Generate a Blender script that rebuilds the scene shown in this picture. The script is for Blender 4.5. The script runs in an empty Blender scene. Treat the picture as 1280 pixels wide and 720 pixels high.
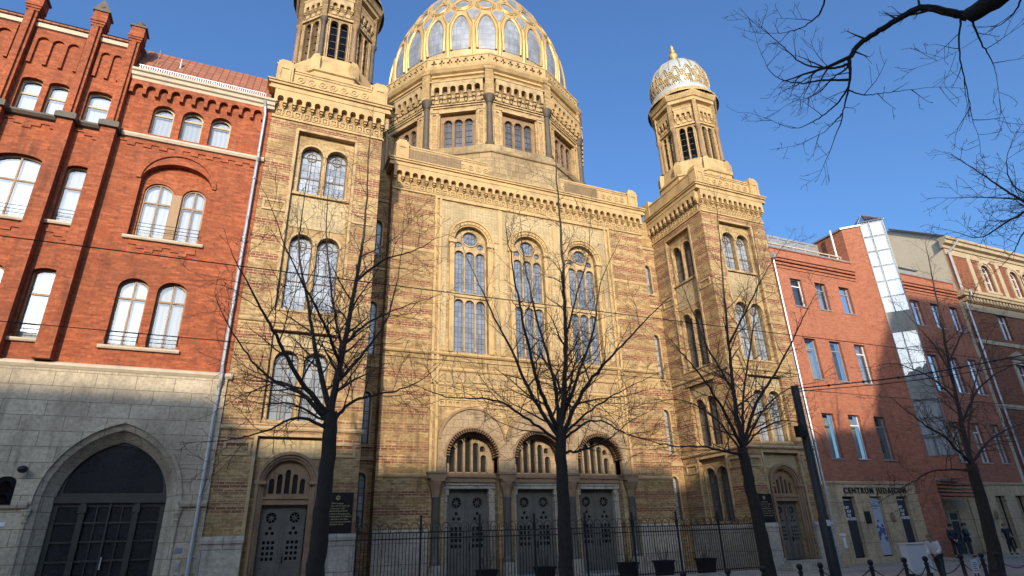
SKY_STRENGTH, SUN_STRENGTH, EXPOSURE = 0.15, 2.05, 1.18
import bpy, bmesh, math, random
from math import sin, cos, pi, radians, sqrt, atan2
from mathutils import Vector, Matrix
from mathutils.geometry import tessellate_polygon
rnd = random.Random(11)
scene = bpy.context.scene
C = scene.collection

# ------------------------------------------------------------------ helpers
class Fr:
    """A wall frame: u runs along the wall, v is height, w stands out from it."""
    def __init__(s, ox, oy, ux=1.0, uy=0.0):
        L = sqrt(ux*ux + uy*uy)
        s.ox, s.oy, s.ux, s.uy = ox, oy, ux/L, uy/L
        s.nx, s.ny = s.uy, -s.ux
    def P(s, u, v, w):
        return (s.ox + u*s.ux + w*s.nx, s.oy + u*s.uy + w*s.ny, v)

class MB:
    def __init__(s):
        s.v, s.f = [], []
    def add(s, vs, fs):
        b = len(s.v); s.v += [tuple(p) for p in vs]
        s.f += [tuple(i + b for i in f) for f in fs]
    def box(s, F, u0, u1, v0, v1, w0, w1):
        p = [F.P(u, v, w) for w in (w0, w1) for v in (v0, v1) for u in (u0, u1)]
        s.add(p, [(0,1,3,2),(4,6,7,5),(0,4,5,1),(2,3,7,6),(0,2,6,4),(1,5,7,3)])
        return s
    def bx(s, x0, x1, y0, y1, z0, z1):
        return s.box(WORLD, x0, x1, z0, z1, -y0, -y1)
    def plate(s, F, outer, holes, w0, w1, back=False, edge=True):
        loops = [outer] + list(holes)
        flat = [p for l in loops for p in l]
        tri = tessellate_polygon([[Vector((a, b, 0)) for a, b in l] for l in loops])
        s.add([F.P(a, b, w0) for a, b in flat], [tuple(t) for t in tri])
        if back: s.add([F.P(a, b, w1) for a, b in flat], [tuple(reversed(t)) for t in tri])
        if w1 != w0:
            for l in loops if edge else loops[1:]:
                s.loft(F, l, w0, l, w1)
        return s
    def loft(s, F, A, wa, B, wb, closed=True):
        n = len(A); vs = [F.P(a, b, wa) for a, b in A] + [F.P(a, b, wb) for a, b in B]
        s.add(vs, [(i, (i+1) % n, n + (i+1) % n, n + i) for i in range(n if closed else n-1)])
        return s
    def sweep(s, F, prof, u0, u1, cap=True):
        n = len(prof)
        vs = [F.P(u0, v, w) for w, v in prof] + [F.P(u1, v, w) for w, v in prof]
        s.add(vs, [(i, i+1, n+i+1, n+i) for i in range(n-1)])
        if cap:
            tri = tessellate_polygon([[Vector((w, v, 0)) for w, v in prof]])
            for o in (0, n): s.add([vs[o+i] for i in range(n)], [tuple(t) for t in tri])
        return s
    def lathe(s, cx, cy, prof, n=16, ph=0.0, a0=0.0, a1=2*pi, cap=False):
        full = abs(a1 - a0 - 2*pi) < 1e-6; m = n if full else n+1
        vs = []
        for r, z in prof:
            for k in range(m):
                a = ph + a0 + (a1-a0)*k/n
                vs.append((cx + r*cos(a), cy + r*sin(a), z))
        fs = []
        for j in range(len(prof)-1):
            for k in range(n):
                k2 = (k+1) % m
                fs.append((j*m+k, j*m+k2, (j+1)*m+k2, (j+1)*m+k))
        if cap:
            fs.append(tuple(range(m))); fs.append(tuple((len(prof)-1)*m+i for i in range(m)))
        s.add(vs, fs); return s
    def tube(s, pts, rad, n=4, cap=True):
        pts = [Vector(p) for p in pts]
        if len(pts) < 2: return s
        if not hasattr(rad, '__len__'): rad = [rad]*len(pts)
        b = len(s.v); t0 = None; ref = None
        for i, p in enumerate(pts):
            t = (pts[min(i+1, len(pts)-1)] - pts[max(i-1, 0)])
            t = t.normalized() if t.length > 1e-9 else Vector((0, 0, 1))
            if ref is None:
                ref = t.cross(Vector((0.3, 0.9, 0.2) if abs(t.z) > .8 else (0, 0, 1))).normalized()
            ref = (ref - t*ref.dot(t))
            ref = ref.normalized() if ref.length > 1e-6 else t.orthogonal().normalized()
            o = t.cross(ref)
            for k in range(n):
                a = 2*pi*k/n
                s.v.append(tuple(p + (ref*cos(a) + o*sin(a))*rad[i]))
        for i in range(len(pts)-1):
            for k in range(n):
                k2 = (k+1) % n
                s.f.append((b+i*n+k, b+i*n+k2, b+(i+1)*n+k2, b+(i+1)*n+k))
        if cap:
            s.f.append(tuple(b+k for k in range(n))); s.f.append(tuple(b+(len(pts)-1)*n+k for k in range(n)))
        return s
    def arch(s, F, cu, cv, r0, r1, w0, w1, a0=0.0, a1=pi, n=16):
        A, B = [], []
        for k in range(n+1):
            a = a0 + (a1-a0)*k/n
            A.append((cu + r1*cos(a), cv + r1*sin(a))); B.append((cu + r0*cos(a), cv + r0*sin(a)))
        s.strip(F, A, B, w0, w1); return s
    def strip(s, F, A, B, w0, w1):
        n = len(A)
        s.loft(F, A, w1, B, w1, False); s.loft(F, A, w1, A, w0, False); s.loft(F, B, w0, B, w1, False)
        for i in (0, n-1):
            s.add([F.P(*A[i], w0), F.P(*B[i], w0), F.P(*B[i], w1), F.P(*A[i], w1)], [(0,1,2,3)])
        return s
    def sphere(s, c, r, n=10, m=6, sc=(1,1,1)):
        prof = [(r*sin(pi*j/m), -r*cos(pi*j/m)) for j in range(m+1)]
        vs = [(c[0]+q*cos(2*pi*k/n)*sc[0], c[1]+q*sin(2*pi*k/n)*sc[1], c[2]+z*sc[2]) for q, z in prof for k in range(n)]
        s.add(vs, [(j*n+k, j*n+(k+1)%n, (j+1)*n+(k+1)%n, (j+1)*n+k) for j in range(m) for k in range(n)])
        return s
    def build(s, name, m, parent=None, smooth=False, loc=None, **kw):
        me = bpy.data.meshes.new(name)
        me.from_pydata(s.v, [], s.f)
        bm = bmesh.new(); bm.from_mesh(me)
        bmesh.ops.remove_doubles(bm, verts=bm.verts, dist=1e-5)
        bmesh.ops.recalc_face_normals(bm, faces=bm.faces)
        uv = bm.loops.layers.uv.new('UVMap')
        for f in bm.faces:
            n = f.normal
            f.smooth = smooth
            if abs(n.z) > 0.92:
                for l in f.loops: l[uv].uv = (l.vert.co.x, l.vert.co.y)
            else:
                tx, ty = -n.y, n.x; L = sqrt(tx*tx + ty*ty) or 1.0; tx /= L; ty /= L
                sl = sqrt(max(1e-6, 1 - n.z*n.z))
                for l in f.loops:
                    c = l.vert.co
                    l[uv].uv = (c.x*tx + c.y*ty, c.z/sl)
        bm.to_mesh(me); bm.free()
        if smooth:
            try: me.set_sharp_from_angle(angle=radians(40))
            except Exception: pass
        me.materials.append(m)
        o = bpy.data.objects.new(name, me); C.objects.link(o)
        if parent is not None:
            o.parent = parent
            if parent.type == 'EMPTY' or True:
                o.matrix_parent_inverse = parent_inv(parent)
        for k, val in kw.items(): o[k] = val
        return o

_world = {}
def parent_inv(p):
    # the matrices are not evaluated yet, so walk the chain by hand
    m = Matrix.Identity(4)
    chain = []
    while p is not None:
        chain.append(p); p = p.parent
    for q in reversed(chain):
        m = m @ q.matrix_parent_inverse @ q.matrix_basis
    return m.inverted()

WORLD = Fr(0, 0)
def thing(name, label, cat, loc=(0,0,0), group=None):
    o = bpy.data.objects.new(name, None); C.objects.link(o)
    o.location = loc; o.empty_display_size = .3
    o['label'] = label; o['category'] = cat
    if group: o['group'] = group
    return o
def tag(o, label, cat, group=None):
    o['label'] = label; o['category'] = cat
    if group: o['group'] = group
    return o

def shape(u0, u1, v0, vs, rise=0.0, n=12):
    """window outline: sill v0, spring vs, elliptical head of height rise"""
    c, r = (u0+u1)/2, (u1-u0)/2
    if rise <= 0: return [(u0, v0), (u1, v0), (u1, vs), (u0, vs)]
    return [(u0, v0), (u1, v0)] + [(c + r*cos(pi*k/n), vs + rise*sin(pi*k/n)) for k in range(n+1)]
def gothic(uc, half, v0, vs, rise, n=12):
    R = (half*half + rise*rise)/(2*half); a1 = math.asin(min(1, rise/R)); pts = []
    for k in range(n+1):
        a = a1*k/n; pts.append((uc + half - R + R*cos(a), vs + R*sin(a)))
    L = [(2*uc - u, v) for u, v in reversed(pts[:-1])]
    return [(uc-half, v0), (uc+half, v0)] + pts + L
def circ(cu, cv, r, n=16, rv=None):
    rv = rv or r
    return [(cu + r*cos(2*pi*k/n), cv + rv*sin(2*pi*k/n)) for k in range(n)]
def topat(u, u0, u1, vs, rise):
    c, r = (u0+u1)/2, (u1-u0)/2
    return vs + (rise*sqrt(max(0, 1-((u-c)/r)**2)) if rise > 0 else 0)

def window(par, F, u0, u1, v0, vs, rise=0.0, w=-.25, fw=.07, mull=(), trans=(), frame=None, glass=None,
           curtain=None, name='window', depth=.07, bw=.025, extra=None, cgap=.10, **kw):
    """frame with bars (a part) and its pane and curtain or painted dark-room sheet (sub-parts)"""
    m = MB(); o = shape(u0, u1, v0, vs, rise)
    i = shape(u0+fw, u1-fw, v0+fw, vs, max(0, rise-fw) if rise > 0 else 0)
    if rise <= 0: i = [(u0+fw, v0+fw), (u1-fw, v0+fw), (u1-fw, vs-fw), (u0+fw, vs-fw)]
    m.plate(F, o, [i], w, w-depth)
    for k in mull:
        u = u0 + (u1-u0)*k
        m.box(F, u-bw, u+bw, v0+fw*.5, topat(u, u0, u1, vs, rise)-fw*.5, w-depth, w-.008)
    for z in trans:
        if z > vs and rise > 0:
            h = (u1-u0)/2*sqrt(max(0, 1-((z-vs)/rise)**2)); a, b = (u0+u1)/2-h, (u0+u1)/2+h
        else: a, b = u0, u1
        m.box(F, a+fw*.5, b-fw*.5, z-bw*1.2, z+bw*1.2, w-depth, w-.004)
    if extra: extra(m)
    ob = m.build(name, frame, par, **kw)
    MB().plate(F, o, [], w-depth*.6, w-depth*.6).build('pane', glass, ob)
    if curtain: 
        MB().plate(F, o, [], w-depth-cgap, w-depth-cgap).build('curtain', curtain, ob)  # with the room material, a dark sheet painting an unlit interior
    return ob

# ------------------------------------------------------------------ materials
def nt(name):
    m = bpy.data.materials.new(name); m.use_nodes = True
    t = m.node_tree; b = t.nodes['Principled BSDF']
    return m, t, b
def N(t, typ, **kw):
    n = t.nodes.new(typ)
    for k, v in kw.items():
        if k in n.inputs: n.inputs[k].default_value = v
        else: setattr(n, k, v)
    return n
def mixc(t, f, a, b, mode='MIX'):
    n = t.nodes.new('ShaderNodeMix'); n.data_type = 'RGBA'; n.blend_type = mode
    for i, x in ((0, f), (6, a), (7, b)):
        if hasattr(x, 'links') or hasattr(x, 'is_linked'): t.links.new(x, n.inputs[i])
        elif i == 0: n.inputs[0].default_value = x
        else: n.inputs[i].default_value = (*x, 1) if len(x) == 3 else x
    return n.outputs[2]
def ramp(t, f, stops):
    n = t.nodes.new('ShaderNodeValToRGB'); e = n.color_ramp.elements
    while len(e) < len(stops): e.new(.5)
    for k, (p, c) in enumerate(stops):
        e[k].position = p; e[k].color = (*c, 1) if hasattr(c, '__len__') else (c, c, c, 1)
    t.links.new(f, n.inputs[0]); return n.outputs[0]
def noise(t, scale, detail=4, vec=None, rough=.55):
    n = t.nodes.new('ShaderNodeTexNoise'); n.inputs['Scale'].default_value = scale
    n.inputs['Detail'].default_value = detail; n.inputs['Roughness'].default_value = rough
    if vec is not None: t.links.new(vec, n.inputs['Vector'])
    return n.outputs['Fac']
def pos(t):
    return t.nodes.new('ShaderNodeNewGeometry').outputs['Position']
def scaled(t, vec, s):
    n = t.nodes.new('ShaderNodeVectorMath'); n.operation = 'MULTIPLY'
    t.links.new(vec, n.inputs[0]); n.inputs[1].default_value = s; return n.outputs[0]
def bump(t, b, h, strength=.4, dist=.02):
    n = t.nodes.new('ShaderNodeBump'); n.inputs['Strength'].default_value = strength
    n.inputs['Distance'].default_value = dist
    t.links.new(h, n.inputs['Height']); t.links.new(n.outputs[0], b.inputs['Normal'])

def warm(c): return (c[0], c[1]*.95, c[2]*.86) if c else c
def plain(name, col, rough=.7, metal=0.0, var=.25, scale=3.0, bmp=.15, spec=.5, dark=None):
    m, t, b = nt(name)
    if metal < .2 and max(col) > .03 and name not in ('white_paint', 'sticker'): col, dark = warm(col), warm(dark)
    p = pos(t); n1 = noise(t, scale, 5, p); n2 = noise(t, scale*7, 3, p)
    d = dark or tuple(c*(1-var) for c in col); l = tuple(min(1, c*(1+var*.6)) for c in col)
    c = ramp(t, n1, [(.3, d), (.5, col), (.72, l)])
    c = mixc(t, .35, c, ramp(t, n2, [(.3, tuple(x*.8 for x in col)), (.7, l)]))
    t.links.new(c, b.inputs['Base Color'])
    b.inputs['Roughness'].default_value = rough; b.inputs['Metallic'].default_value = metal
    b.inputs['Specular IOR Level'].default_value = spec
    if bmp: bump(t, b, n2, bmp, .01)
    return m

def brick(name, c1, c2, mortar, bw=.26, bh=.077, bands=None, bandcol=None, stain=(.20,.13,.07), stain_amt=.5,
          rough=.85, msize=.008, bstr=.35, light=None, streak=.75, patch=None):
    c1, c2, mortar, stain, light, patch, bandcol = [warm(x) for x in (c1, c2, mortar, stain, light, patch, bandcol)]
    """laid brick; bands is a list of (z_low, z_high) of courses in another brick"""
    m, t, b = nt(name)
    uv = t.nodes.new('ShaderNodeUVMap'); uv.uv_map = 'UVMap'
    def br(ca, cb, off):
        n = t.nodes.new('ShaderNodeTexBrick'); n.inputs['Scale'].default_value = 1
        n.inputs['Brick Width'].default_value = bw; n.inputs['Row Height'].default_value = bh
        n.inputs['Mortar Size'].default_value = msize; n.inputs['Mortar Smooth'].default_value = .3
        n.inputs['Bias'].default_value = off
        n.inputs['Color1'].default_value = (*ca, 1); n.inputs['Color2'].default_value = (*cb, 1)
        n.inputs['Mortar'].default_value = (*mortar, 1)
        t.links.new(uv.outputs[0], n.inputs['Vector']); return n
    n = br(c1, c2, -.15); col = n.outputs['Color']
    p = pos(t)
    # runs of lighter and darker bricks along the courses
    run = noise(t, 1.0, 6, scaled(t, p, (2.0, 2.0, 8.0)), .65)
    col = mixc(t, ramp(t, run, [(.40, streak), (.50, 0)]), col, tuple(x*.55 for x in c2))
    if light:
        run2 = noise(t, 1.0, 6, scaled(t, p, (2.6, 2.6, 9.5)), .65)
        col = mixc(t, ramp(t, run2, [(.53, 0), (.68, .6)]), col, light)
    if patch:
        pn = noise(t, 1.0, 3, scaled(t, p, (.8, .8, 3.2)), .6)
        col = mixc(t, ramp(t, pn, [(.54, 0), (.62, .85)]), col, patch)
    if bands:
        sep = t.nodes.new('ShaderNodeSeparateXYZ'); t.links.new(p, sep.inputs[0])
        tot = None
        cr = t.nodes.new('ShaderNodeValToRGB'); cr.color_ramp.interpolation = 'CONSTANT'
        # two ramps hold up to 32 stops: heights are scaled over 0..25 m
        stops = [(0, 0)]
        for a, z in bands: stops += [(a/25, 1), (z/25, 0)]
        body = stops[1:]; chunks = [[(0, 0)] + body[i:i+28] for i in range(0, len(body), 28)]
        mr = t.nodes.new('ShaderNodeMath'); mr.operation = 'DIVIDE'; mr.inputs[1].default_value = 25
        t.links.new(sep.outputs[2], mr.inputs[0])
        for ch in chunks:
            r = t.nodes.new('ShaderNodeValToRGB'); r.color_ramp.interpolation = 'CONSTANT'
            e = r.color_ramp.elements
            while len(e) < len(ch): e.new(.5)
            for k, (q, v) in enumerate(ch):
                e[k].position = q; e[k].color = (v, v, v, 1)
            t.links.new(mr.outputs[0], r.inputs[0])
            if tot is None: tot = r.outputs[0]
            else:
                mx = t.nodes.new('ShaderNodeMath'); mx.operation = 'MAXIMUM'
                t.links.new(tot, mx.inputs[0]); t.links.new(r.outputs[0], mx.inputs[1]); tot = mx.outputs[0]
        nb = br(bandcol, tuple(x*.7 for x in bandcol), 0)
        br2 = noise(t, 1.0, 4, scaled(t, p, (2.0, 2.0, 3.0)), .6)
        fade = ramp(t, br2, [(.30, .35), (.55, 1)])
        mm = t.nodes.new('ShaderNodeMath'); mm.operation = 'MULTIPLY'
        t.links.new(tot, mm.inputs[0]); t.links.new(fade, mm.inputs[1])
        col = mixc(t, mm.outputs[0], col, nb.outputs['Color'])
    big = noise(t, .35, 5, p, .65)
    col = mixc(t, ramp(t, big, [(.42, 0), (.68, stain_amt)]), col, stain)
    # run-off streaks below ledges and sills
    drip = noise(t, 1.0, 4, scaled(t, p, (2.6, 2.6, .22)), .6)
    patchy = noise(t, .5, 3, p)
    dm = t.nodes.new('ShaderNodeMath'); dm.operation = 'MULTIPLY'
    t.links.new(ramp(t, drip, [(.52, 0), (.70, .75)]), dm.inputs[0]); t.links.new(ramp(t, patchy, [(.42, 0), (.6, 1)]), dm.inputs[1])
    col = mixc(t, dm.outputs[0], col, tuple(x*.75 for x in stain))
    fine = noise(t, 9, 3, p)
    col = mixc(t, .5, col, mixc(t, 1.0, col, ramp(t, fine, [(.3, .55), (.7, 1.25)]), 'MULTIPLY'))
    t.links.new(col, b.inputs['Base Color']); b.inputs['Roughness'].default_value = rough
    b.inputs['Specular IOR Level'].default_value = .25
    bump(t, b, n.outputs['Fac'], -bstr, .015)
    return m

def stone(name, c1, c2, mortar, bw=1.1, bh=.55, stain=(.12,.11,.10), amt=.6, rough=.85):
    return brick(name, c1, c2, mortar, bw, bh, stain=stain, stain_amt=amt, rough=rough, msize=.014, bstr=.3, streak=.22)

def clear_glass(name, tint=(.9,.95,1), refl=.09, rough=.01, ior=1.5, wav=.02):
    """window glass: part mirror, part see-through"""
    m = bpy.data.materials.new(name); m.use_nodes = True; t = m.node_tree; t.nodes.clear()
    out = t.nodes.new('ShaderNodeOutputMaterial')
    tr = N(t, 'ShaderNodeBsdfTransparent'); tr.inputs[0].default_value = (*tint, 1)
    gl = N(t, 'ShaderNodeBsdfGlossy'); gl.inputs['Roughness'].default_value = rough
    gl.inputs[0].default_value = (1, 1, 1, 1)
    bp = t.nodes.new('ShaderNodeBump'); bp.inputs['Strength'].default_value = wav; bp.inputs['Distance'].default_value = .1
    t.links.new(noise(t, .9, 2, pos(t)), bp.inputs['Height']); t.links.new(bp.outputs[0], gl.inputs['Normal'])
    fr = N(t, 'ShaderNodeFresnel'); fr.inputs[0].default_value = ior
    ad = t.nodes.new('ShaderNodeMath'); ad.operation = 'ADD'; ad.use_clamp = True; ad.inputs[1].default_value = refl
    t.links.new(fr.outputs[0], ad.inputs[0])
    mx = t.nodes.new('ShaderNodeMixShader'); t.links.new(ad.outputs[0], mx.inputs[0])
    t.links.new(tr.outputs[0], mx.inputs[1]); t.links.new(gl.outputs[0], mx.inputs[2])
    t.links.new(mx.outputs[0], out.inputs[0]); return m

def leaded(name, col, lead=(.03,.03,.03), bw=.24, bh=.32, rough=.12, spec=.9, var=.35, metal=0.0):
    """old leaded lights: opaque, slightly wavy panes between thin lead lines"""
    m, t, b = nt(name)
    uv = t.nodes.new('ShaderNodeUVMap'); uv.uv_map = 'UVMap'
    n = t.nodes.new('ShaderNodeTexBrick'); n.offset = 0; n.inputs['Scale'].default_value = 1
    n.inputs['Brick Width'].default_value = bw; n.inputs['Row Height'].default_value = bh
    n.inputs['Mortar Size'].default_value = .011; n.inputs['Mortar Smooth'].default_value = 0
    n.inputs['Color1'].default_value = (*col, 1); n.inputs['Color2'].default_value = (*[c*(1-var) for c in col], 1)
    n.inputs['Mortar'].default_value = (*lead, 1); t.links.new(uv.outputs[0], n.inputs['Vector'])
    c = mixc(t, .4, n.outputs['Color'], mixc(t, 1.0, n.outputs['Color'], ramp(t, noise(t, .8, 4, pos(t)), [(.3, .4), (.7, 1.5)]), 'MULTIPLY'))
    t.links.new(c, b.inputs['Base Color']); b.inputs['Roughness'].default_value = rough
    b.inputs['Specular IOR Level'].default_value = spec; b.inputs['Metallic'].default_value = metal
    bump(t, b, noise(t, 3.5, 3, pos(t)), .25, .03)
    return m

def cloth(name, col=(.8,.8,.78)):
    m, t, b = nt(name)
    uv = t.nodes.new('ShaderNodeUVMap'); uv.uv_map = 'UVMap'
    w = t.nodes.new('ShaderNodeTexWave'); w.wave_profile = 'SIN'; w.inputs['Scale'].default_value = 1.6
    w.inputs['Distortion'].default_value = 3.0; w.inputs['Detail Scale'].default_value = .6
    t.links.new(uv.outputs[0], w.inputs['Vector'])
    c = ramp(t, w.outputs['Fac'], [(0, tuple(x*.86 for x in col)), (1, col)])
    t.links.new(c, b.inputs['Base Color']); b.inputs['Roughness'].default_value = .9
    bump(t, b, w.outputs['Fac'], .35, .05); return m

BANDS_C = []
for z in (20.45, 19.62, 18.78, 18.02, 17.45, 16.2, 15.05, 14.25, 13.4, 12.6, 11.9): BANDS_C.append((z-.17, z+.15))
for z in (9.85, 8.85, 7.9, 7.0, 6.15, 5.45, 3.95, 3.1):
    BANDS_C += [(z-.24, z-.18), (z-.1, z+.1), (z+.18, z+.23)]
BANDS_C.sort()
YB1, YB2 = (.50,.34,.165), (.22,.135,.07)
M = {}
M['banded'] = brick('banded_yellow_brick', YB1, YB2, (.52,.40,.26), .36, .125, msize=.013, streak=.6, light=(.62,.455,.245), bands=BANDS_C, bandcol=(.26,.08,.055), stain=(.20,.125,.065), stain_amt=.6, patch=(.34,.21,.09))
M['yellow'] = brick('yellow_brick', (.51,.355,.18), (.32,.21,.105), (.46,.34,.20), .36, .125, msize=.013, streak=.45, light=(.65,.49,.29), stain=(.19,.12,.065), stain_amt=.55, patch=(.31,.195,.09))
M['terra'] = plain('yellow_terracotta', (.46,.32,.16), .75, var=.4, scale=1.6, bmp=.5, dark=(.26,.18,.10))
M['terra2'] = plain('weathered_terracotta', (.41,.295,.165), .8, var=.45, scale=1.8, bmp=.5, dark=(.12,.08,.045))
M['sand'] = stone('portal_sandstone', (.40,.30,.20), (.33,.24,.155), (.2,.15,.1), .8, .4, stain=(.2,.14,.09), amt=.5)
M['brownstone'] = plain('brown_sandstone', (.26,.165,.10), .8, var=.35, scale=1.5, bmp=.3)
M['soot'] = plain('blackened_stone', (.085,.07,.055), .7, var=.4, scale=2.0, bmp=.3)
M['granite'] = stone('grey_granite', (.50,.45,.375), (.42,.375,.315), (.15,.135,.115), 1.3, .9, stain=(.13,.12,.11), amt=.5)
M['polished'] = plain('polished_dark_granite', (.12,.112,.10), .3, var=.35, scale=5, bmp=.05)
M['redL'] = brick('orange_red_brick', (.46,.122,.054), (.25,.06,.03), (.25,.105,.065), .34, .115, msize=.012, light=(.50,.15,.075), streak=.5, stain=(.17,.06,.035), stain_amt=.5, patch=(.30,.075,.035))
M['redR'] = brick('pinkish_red_brick', (.46,.17,.108), (.36,.12,.075), (.34,.19,.14), .3, .1, stain=(.32,.115,.075), stain_amt=.35, bstr=.2, streak=.3)
M['redfar'] = brick('dull_red_brick', (.31,.115,.065), (.25,.085,.05), (.2,.11,.075), stain=(.18,.08,.05), stain_amt=.4)
M['stoneL'] = stone('grey_ashlar', (.55,.48,.38), (.45,.385,.30), (.21,.18,.14), 1.25, .52, stain=(.22,.185,.145), amt=.75)
M['stoneR'] = stone('tan_ashlar', (.60,.46,.30), (.55,.42,.27), (.22,.17,.115), 1.0, 1.06, stain=(.24,.19,.13), amt=.4)
M['cream'] = plain('cream_sandstone', (.44,.355,.25), .8, var=.25, scale=1.5)
M['trimL'] = plain('pale_sill_stone', (.52,.45,.36), .8, var=.25, scale=2)
M['darkstone'] = plain('dark_cap_stone', (.10,.085,.07), .75, var=.35, scale=2)
M['render'] = plain('beige_render', (.66,.59,.47), .9, var=.12, scale=.8, bmp=.1)
M['iron'] = plain('black_iron', (.018,.018,.018), .5, .3, var=.3)
M['doorgrey'] = plain('grey_green_door', (.125,.12,.105), .5, var=.3, scale=2)
M['doordark'] = plain('dark_gate_paint', (.035,.033,.03), .4, var=.3)
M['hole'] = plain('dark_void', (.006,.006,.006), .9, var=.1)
M['zinc'] = plain('zinc_sheet', (.42,.44,.46), .42, .75, var=.2, scale=1.5, bmp=.1)
M['zincdark'] = plain('dark_sheet_metal', (.13,.13,.135), .5, .4, var=.2)
M['pipe'] = plain('galvanised_pipe', (.48,.48,.47), .4, .6, var=.2)
M['gold'] = plain('gilded_metal', (.58,.37,.14), .5, .4, var=.18, scale=2.5, bmp=.15)
M['goldpale'] = plain('worn_gilding', (.46,.32,.155), .55, .2, var=.2, scale=2, bmp=.2)
M['domepane'] = leaded('dome_sheet', (.30,.32,.355), (.13,.13,.13), .62, .52, .5, .4, .3, .2)
M['cupola'] = plain('cupola_sheet', (.46,.49,.47), .5, .3, var=.2, scale=3)
M['wood'] = plain('brown_window_wood', (.30,.175,.09), .6, var=.25, scale=4)
M['woodlight'] = plain('pale_window_wood', (.50,.36,.22), .6, var=.2, scale=4)
M['bronze'] = plain('brown_window_bar', (.12,.075,.045), .6, var=.3, scale=4)
M['white'] = plain('white_paint', (.72,.72,.70), .5, var=.1)
M['shaftbar'] = plain('dark_glazing_bar', (.20,.20,.195), .5, .3, var=.1)
M['alu'] = plain('grey_aluminium', (.42,.43,.43), .4, .5, var=.12)
M['glassL'] = clear_glass('house_glass', refl=.04)
M['glassR'] = clear_glass('office_glass', (.6,.63,.65), refl=.0, ior=1.2)
M['glassS'] = clear_glass('shaft_glass', (.9,.92,.92), refl=.08, wav=.06)
M['lead'] = leaded('reflection_pale_leaded_glass', (.33,.36,.385), bw=.3, bh=.36, rough=.14, spec=1.0)  # base colour paled to paint in the whitish reflection
M['leadblue'] = leaded('blue_grey_leaded_glass', (.20,.225,.27), bw=.2, bh=.3, rough=.15, spec=.9)
M['leaddark'] = leaded('dark_leaded_glass', (.10,.115,.13), bw=.3, bh=.4, rough=.12, spec=1.0)
M['curtain'] = cloth('white_net_curtain', (.40,.40,.385))
M['curtain2'] = cloth('grey_net_curtain', (.30,.30,.285))
M['blind'] = cloth('pale_blind', (.60,.58,.54))
M['room'] = plain('painted_dim_room', (.10,.095,.085), .9, var=.4, scale=.8, bmp=0)  # dimness of the unlit room put into a flat sheet's colour
def tiles(name, a, b_):
    m, t, b = nt(name); uv = t.nodes.new('ShaderNodeUVMap'); uv.uv_map = 'UVMap'
    n = t.nodes.new('ShaderNodeTexBrick'); n.offset = 0; n.inputs['Scale'].default_value = 1
    n.inputs['Brick Width'].default_value = .3; n.inputs['Row Height'].default_value = .38
    n.inputs['Mortar Size'].default_value = .035; n.inputs['Mortar Smooth'].default_value = 1
    n.inputs['Color1'].default_value = (*a, 1); n.inputs['Color2'].default_value = (*b_, 1); n.inputs['Mortar'].default_value = (*[x*.4 for x in b_], 1)
    t.links.new(uv.outputs[0], n.inputs['Vector']); t.links.new(n.outputs['Color'], b.inputs['Base Color'])
    b.inputs['Roughness'].default_value = .8; bump(t, b, n.outputs['Fac'], -.9, .06); return m
M['tiles'] = tiles('clay_roof_tiles', (.33,.12,.065), (.25,.085,.05))
M['bark'] = plain('dark_bark', (.036,.028,.021), .9, var=.4, scale=8, bmp=.8)
M['twig'] = plain('twig_bark', (.08,.054,.038), .85, var=.3, scale=6, bmp=0)
M['asphalt'] = plain('asphalt', (.05,.05,.052), .9, var=.25, scale=6)
M['paving'] = stone('paving_slabs', (.46,.42,.36), (.40,.36,.31), (.16,.15,.13), .5, .5, stain=(.14,.135,.125), amt=.5)

M['setts'] = stone('pale_bounce_setts', (.36,.33,.285), (.28,.255,.22), (.12,.11,.1), .18, .16, stain=(.2,.18,.16), amt=.4)  # unseen paving made pale to bounce light onto the shaded fronts
# ------------------------------------------------------------------ ornament material
def ornament(name, c, cell=.3):
    m, t, b = nt(name); uv = t.nodes.new('ShaderNodeUVMap'); uv.uv_map = 'UVMap'
    v = t.nodes.new('ShaderNodeTexVoronoi'); v.inputs['Scale'].default_value = 1/cell*1.6
    v.inputs['Randomness'].default_value = .35; t.links.new(uv.outputs[0], v.inputs['Vector'])
    n = t.nodes.new('ShaderNodeTexBrick'); n.offset = 0; n.inputs['Scale'].default_value = 1
    n.inputs['Brick Width'].default_value = cell; n.inputs['Row Height'].default_value = cell; n.inputs['Mortar Size'].default_value = .03
    n.inputs['Color1'].default_value = (*c, 1); n.inputs['Color2'].default_value = (*[x*.8 for x in c], 1); n.inputs['Mortar'].default_value = (*[x*1.15 for x in c], 1)
    t.links.new(uv.outputs[0], n.inputs['Vector'])
    col = mixc(t, .6, n.outputs['Color'], ramp(t, v.outputs['Distance'], [(.1, tuple(x*1.1 for x in c)), (.6, tuple(x*.55 for x in c))]))
    col = mixc(t, ramp(t, noise(t, .6, 4, pos(t)), [(.45, 0), (.65, .7)]), col, tuple(x*.5 for x in c))
    t.links.new(col, b.inputs['Base Color']); b.inputs['Roughness'].default_value = .8
    bump(t, b, v.outputs['Distance'], -.7, .05); return m
M['orn'] = ornament('relief_ornament', (.50,.37,.20), .3)
M['orndark'] = ornament('sooty_shaded_relief', (.26,.17,.09), .3)  # dark tone for weathered coping and for painted bracket shade

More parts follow.
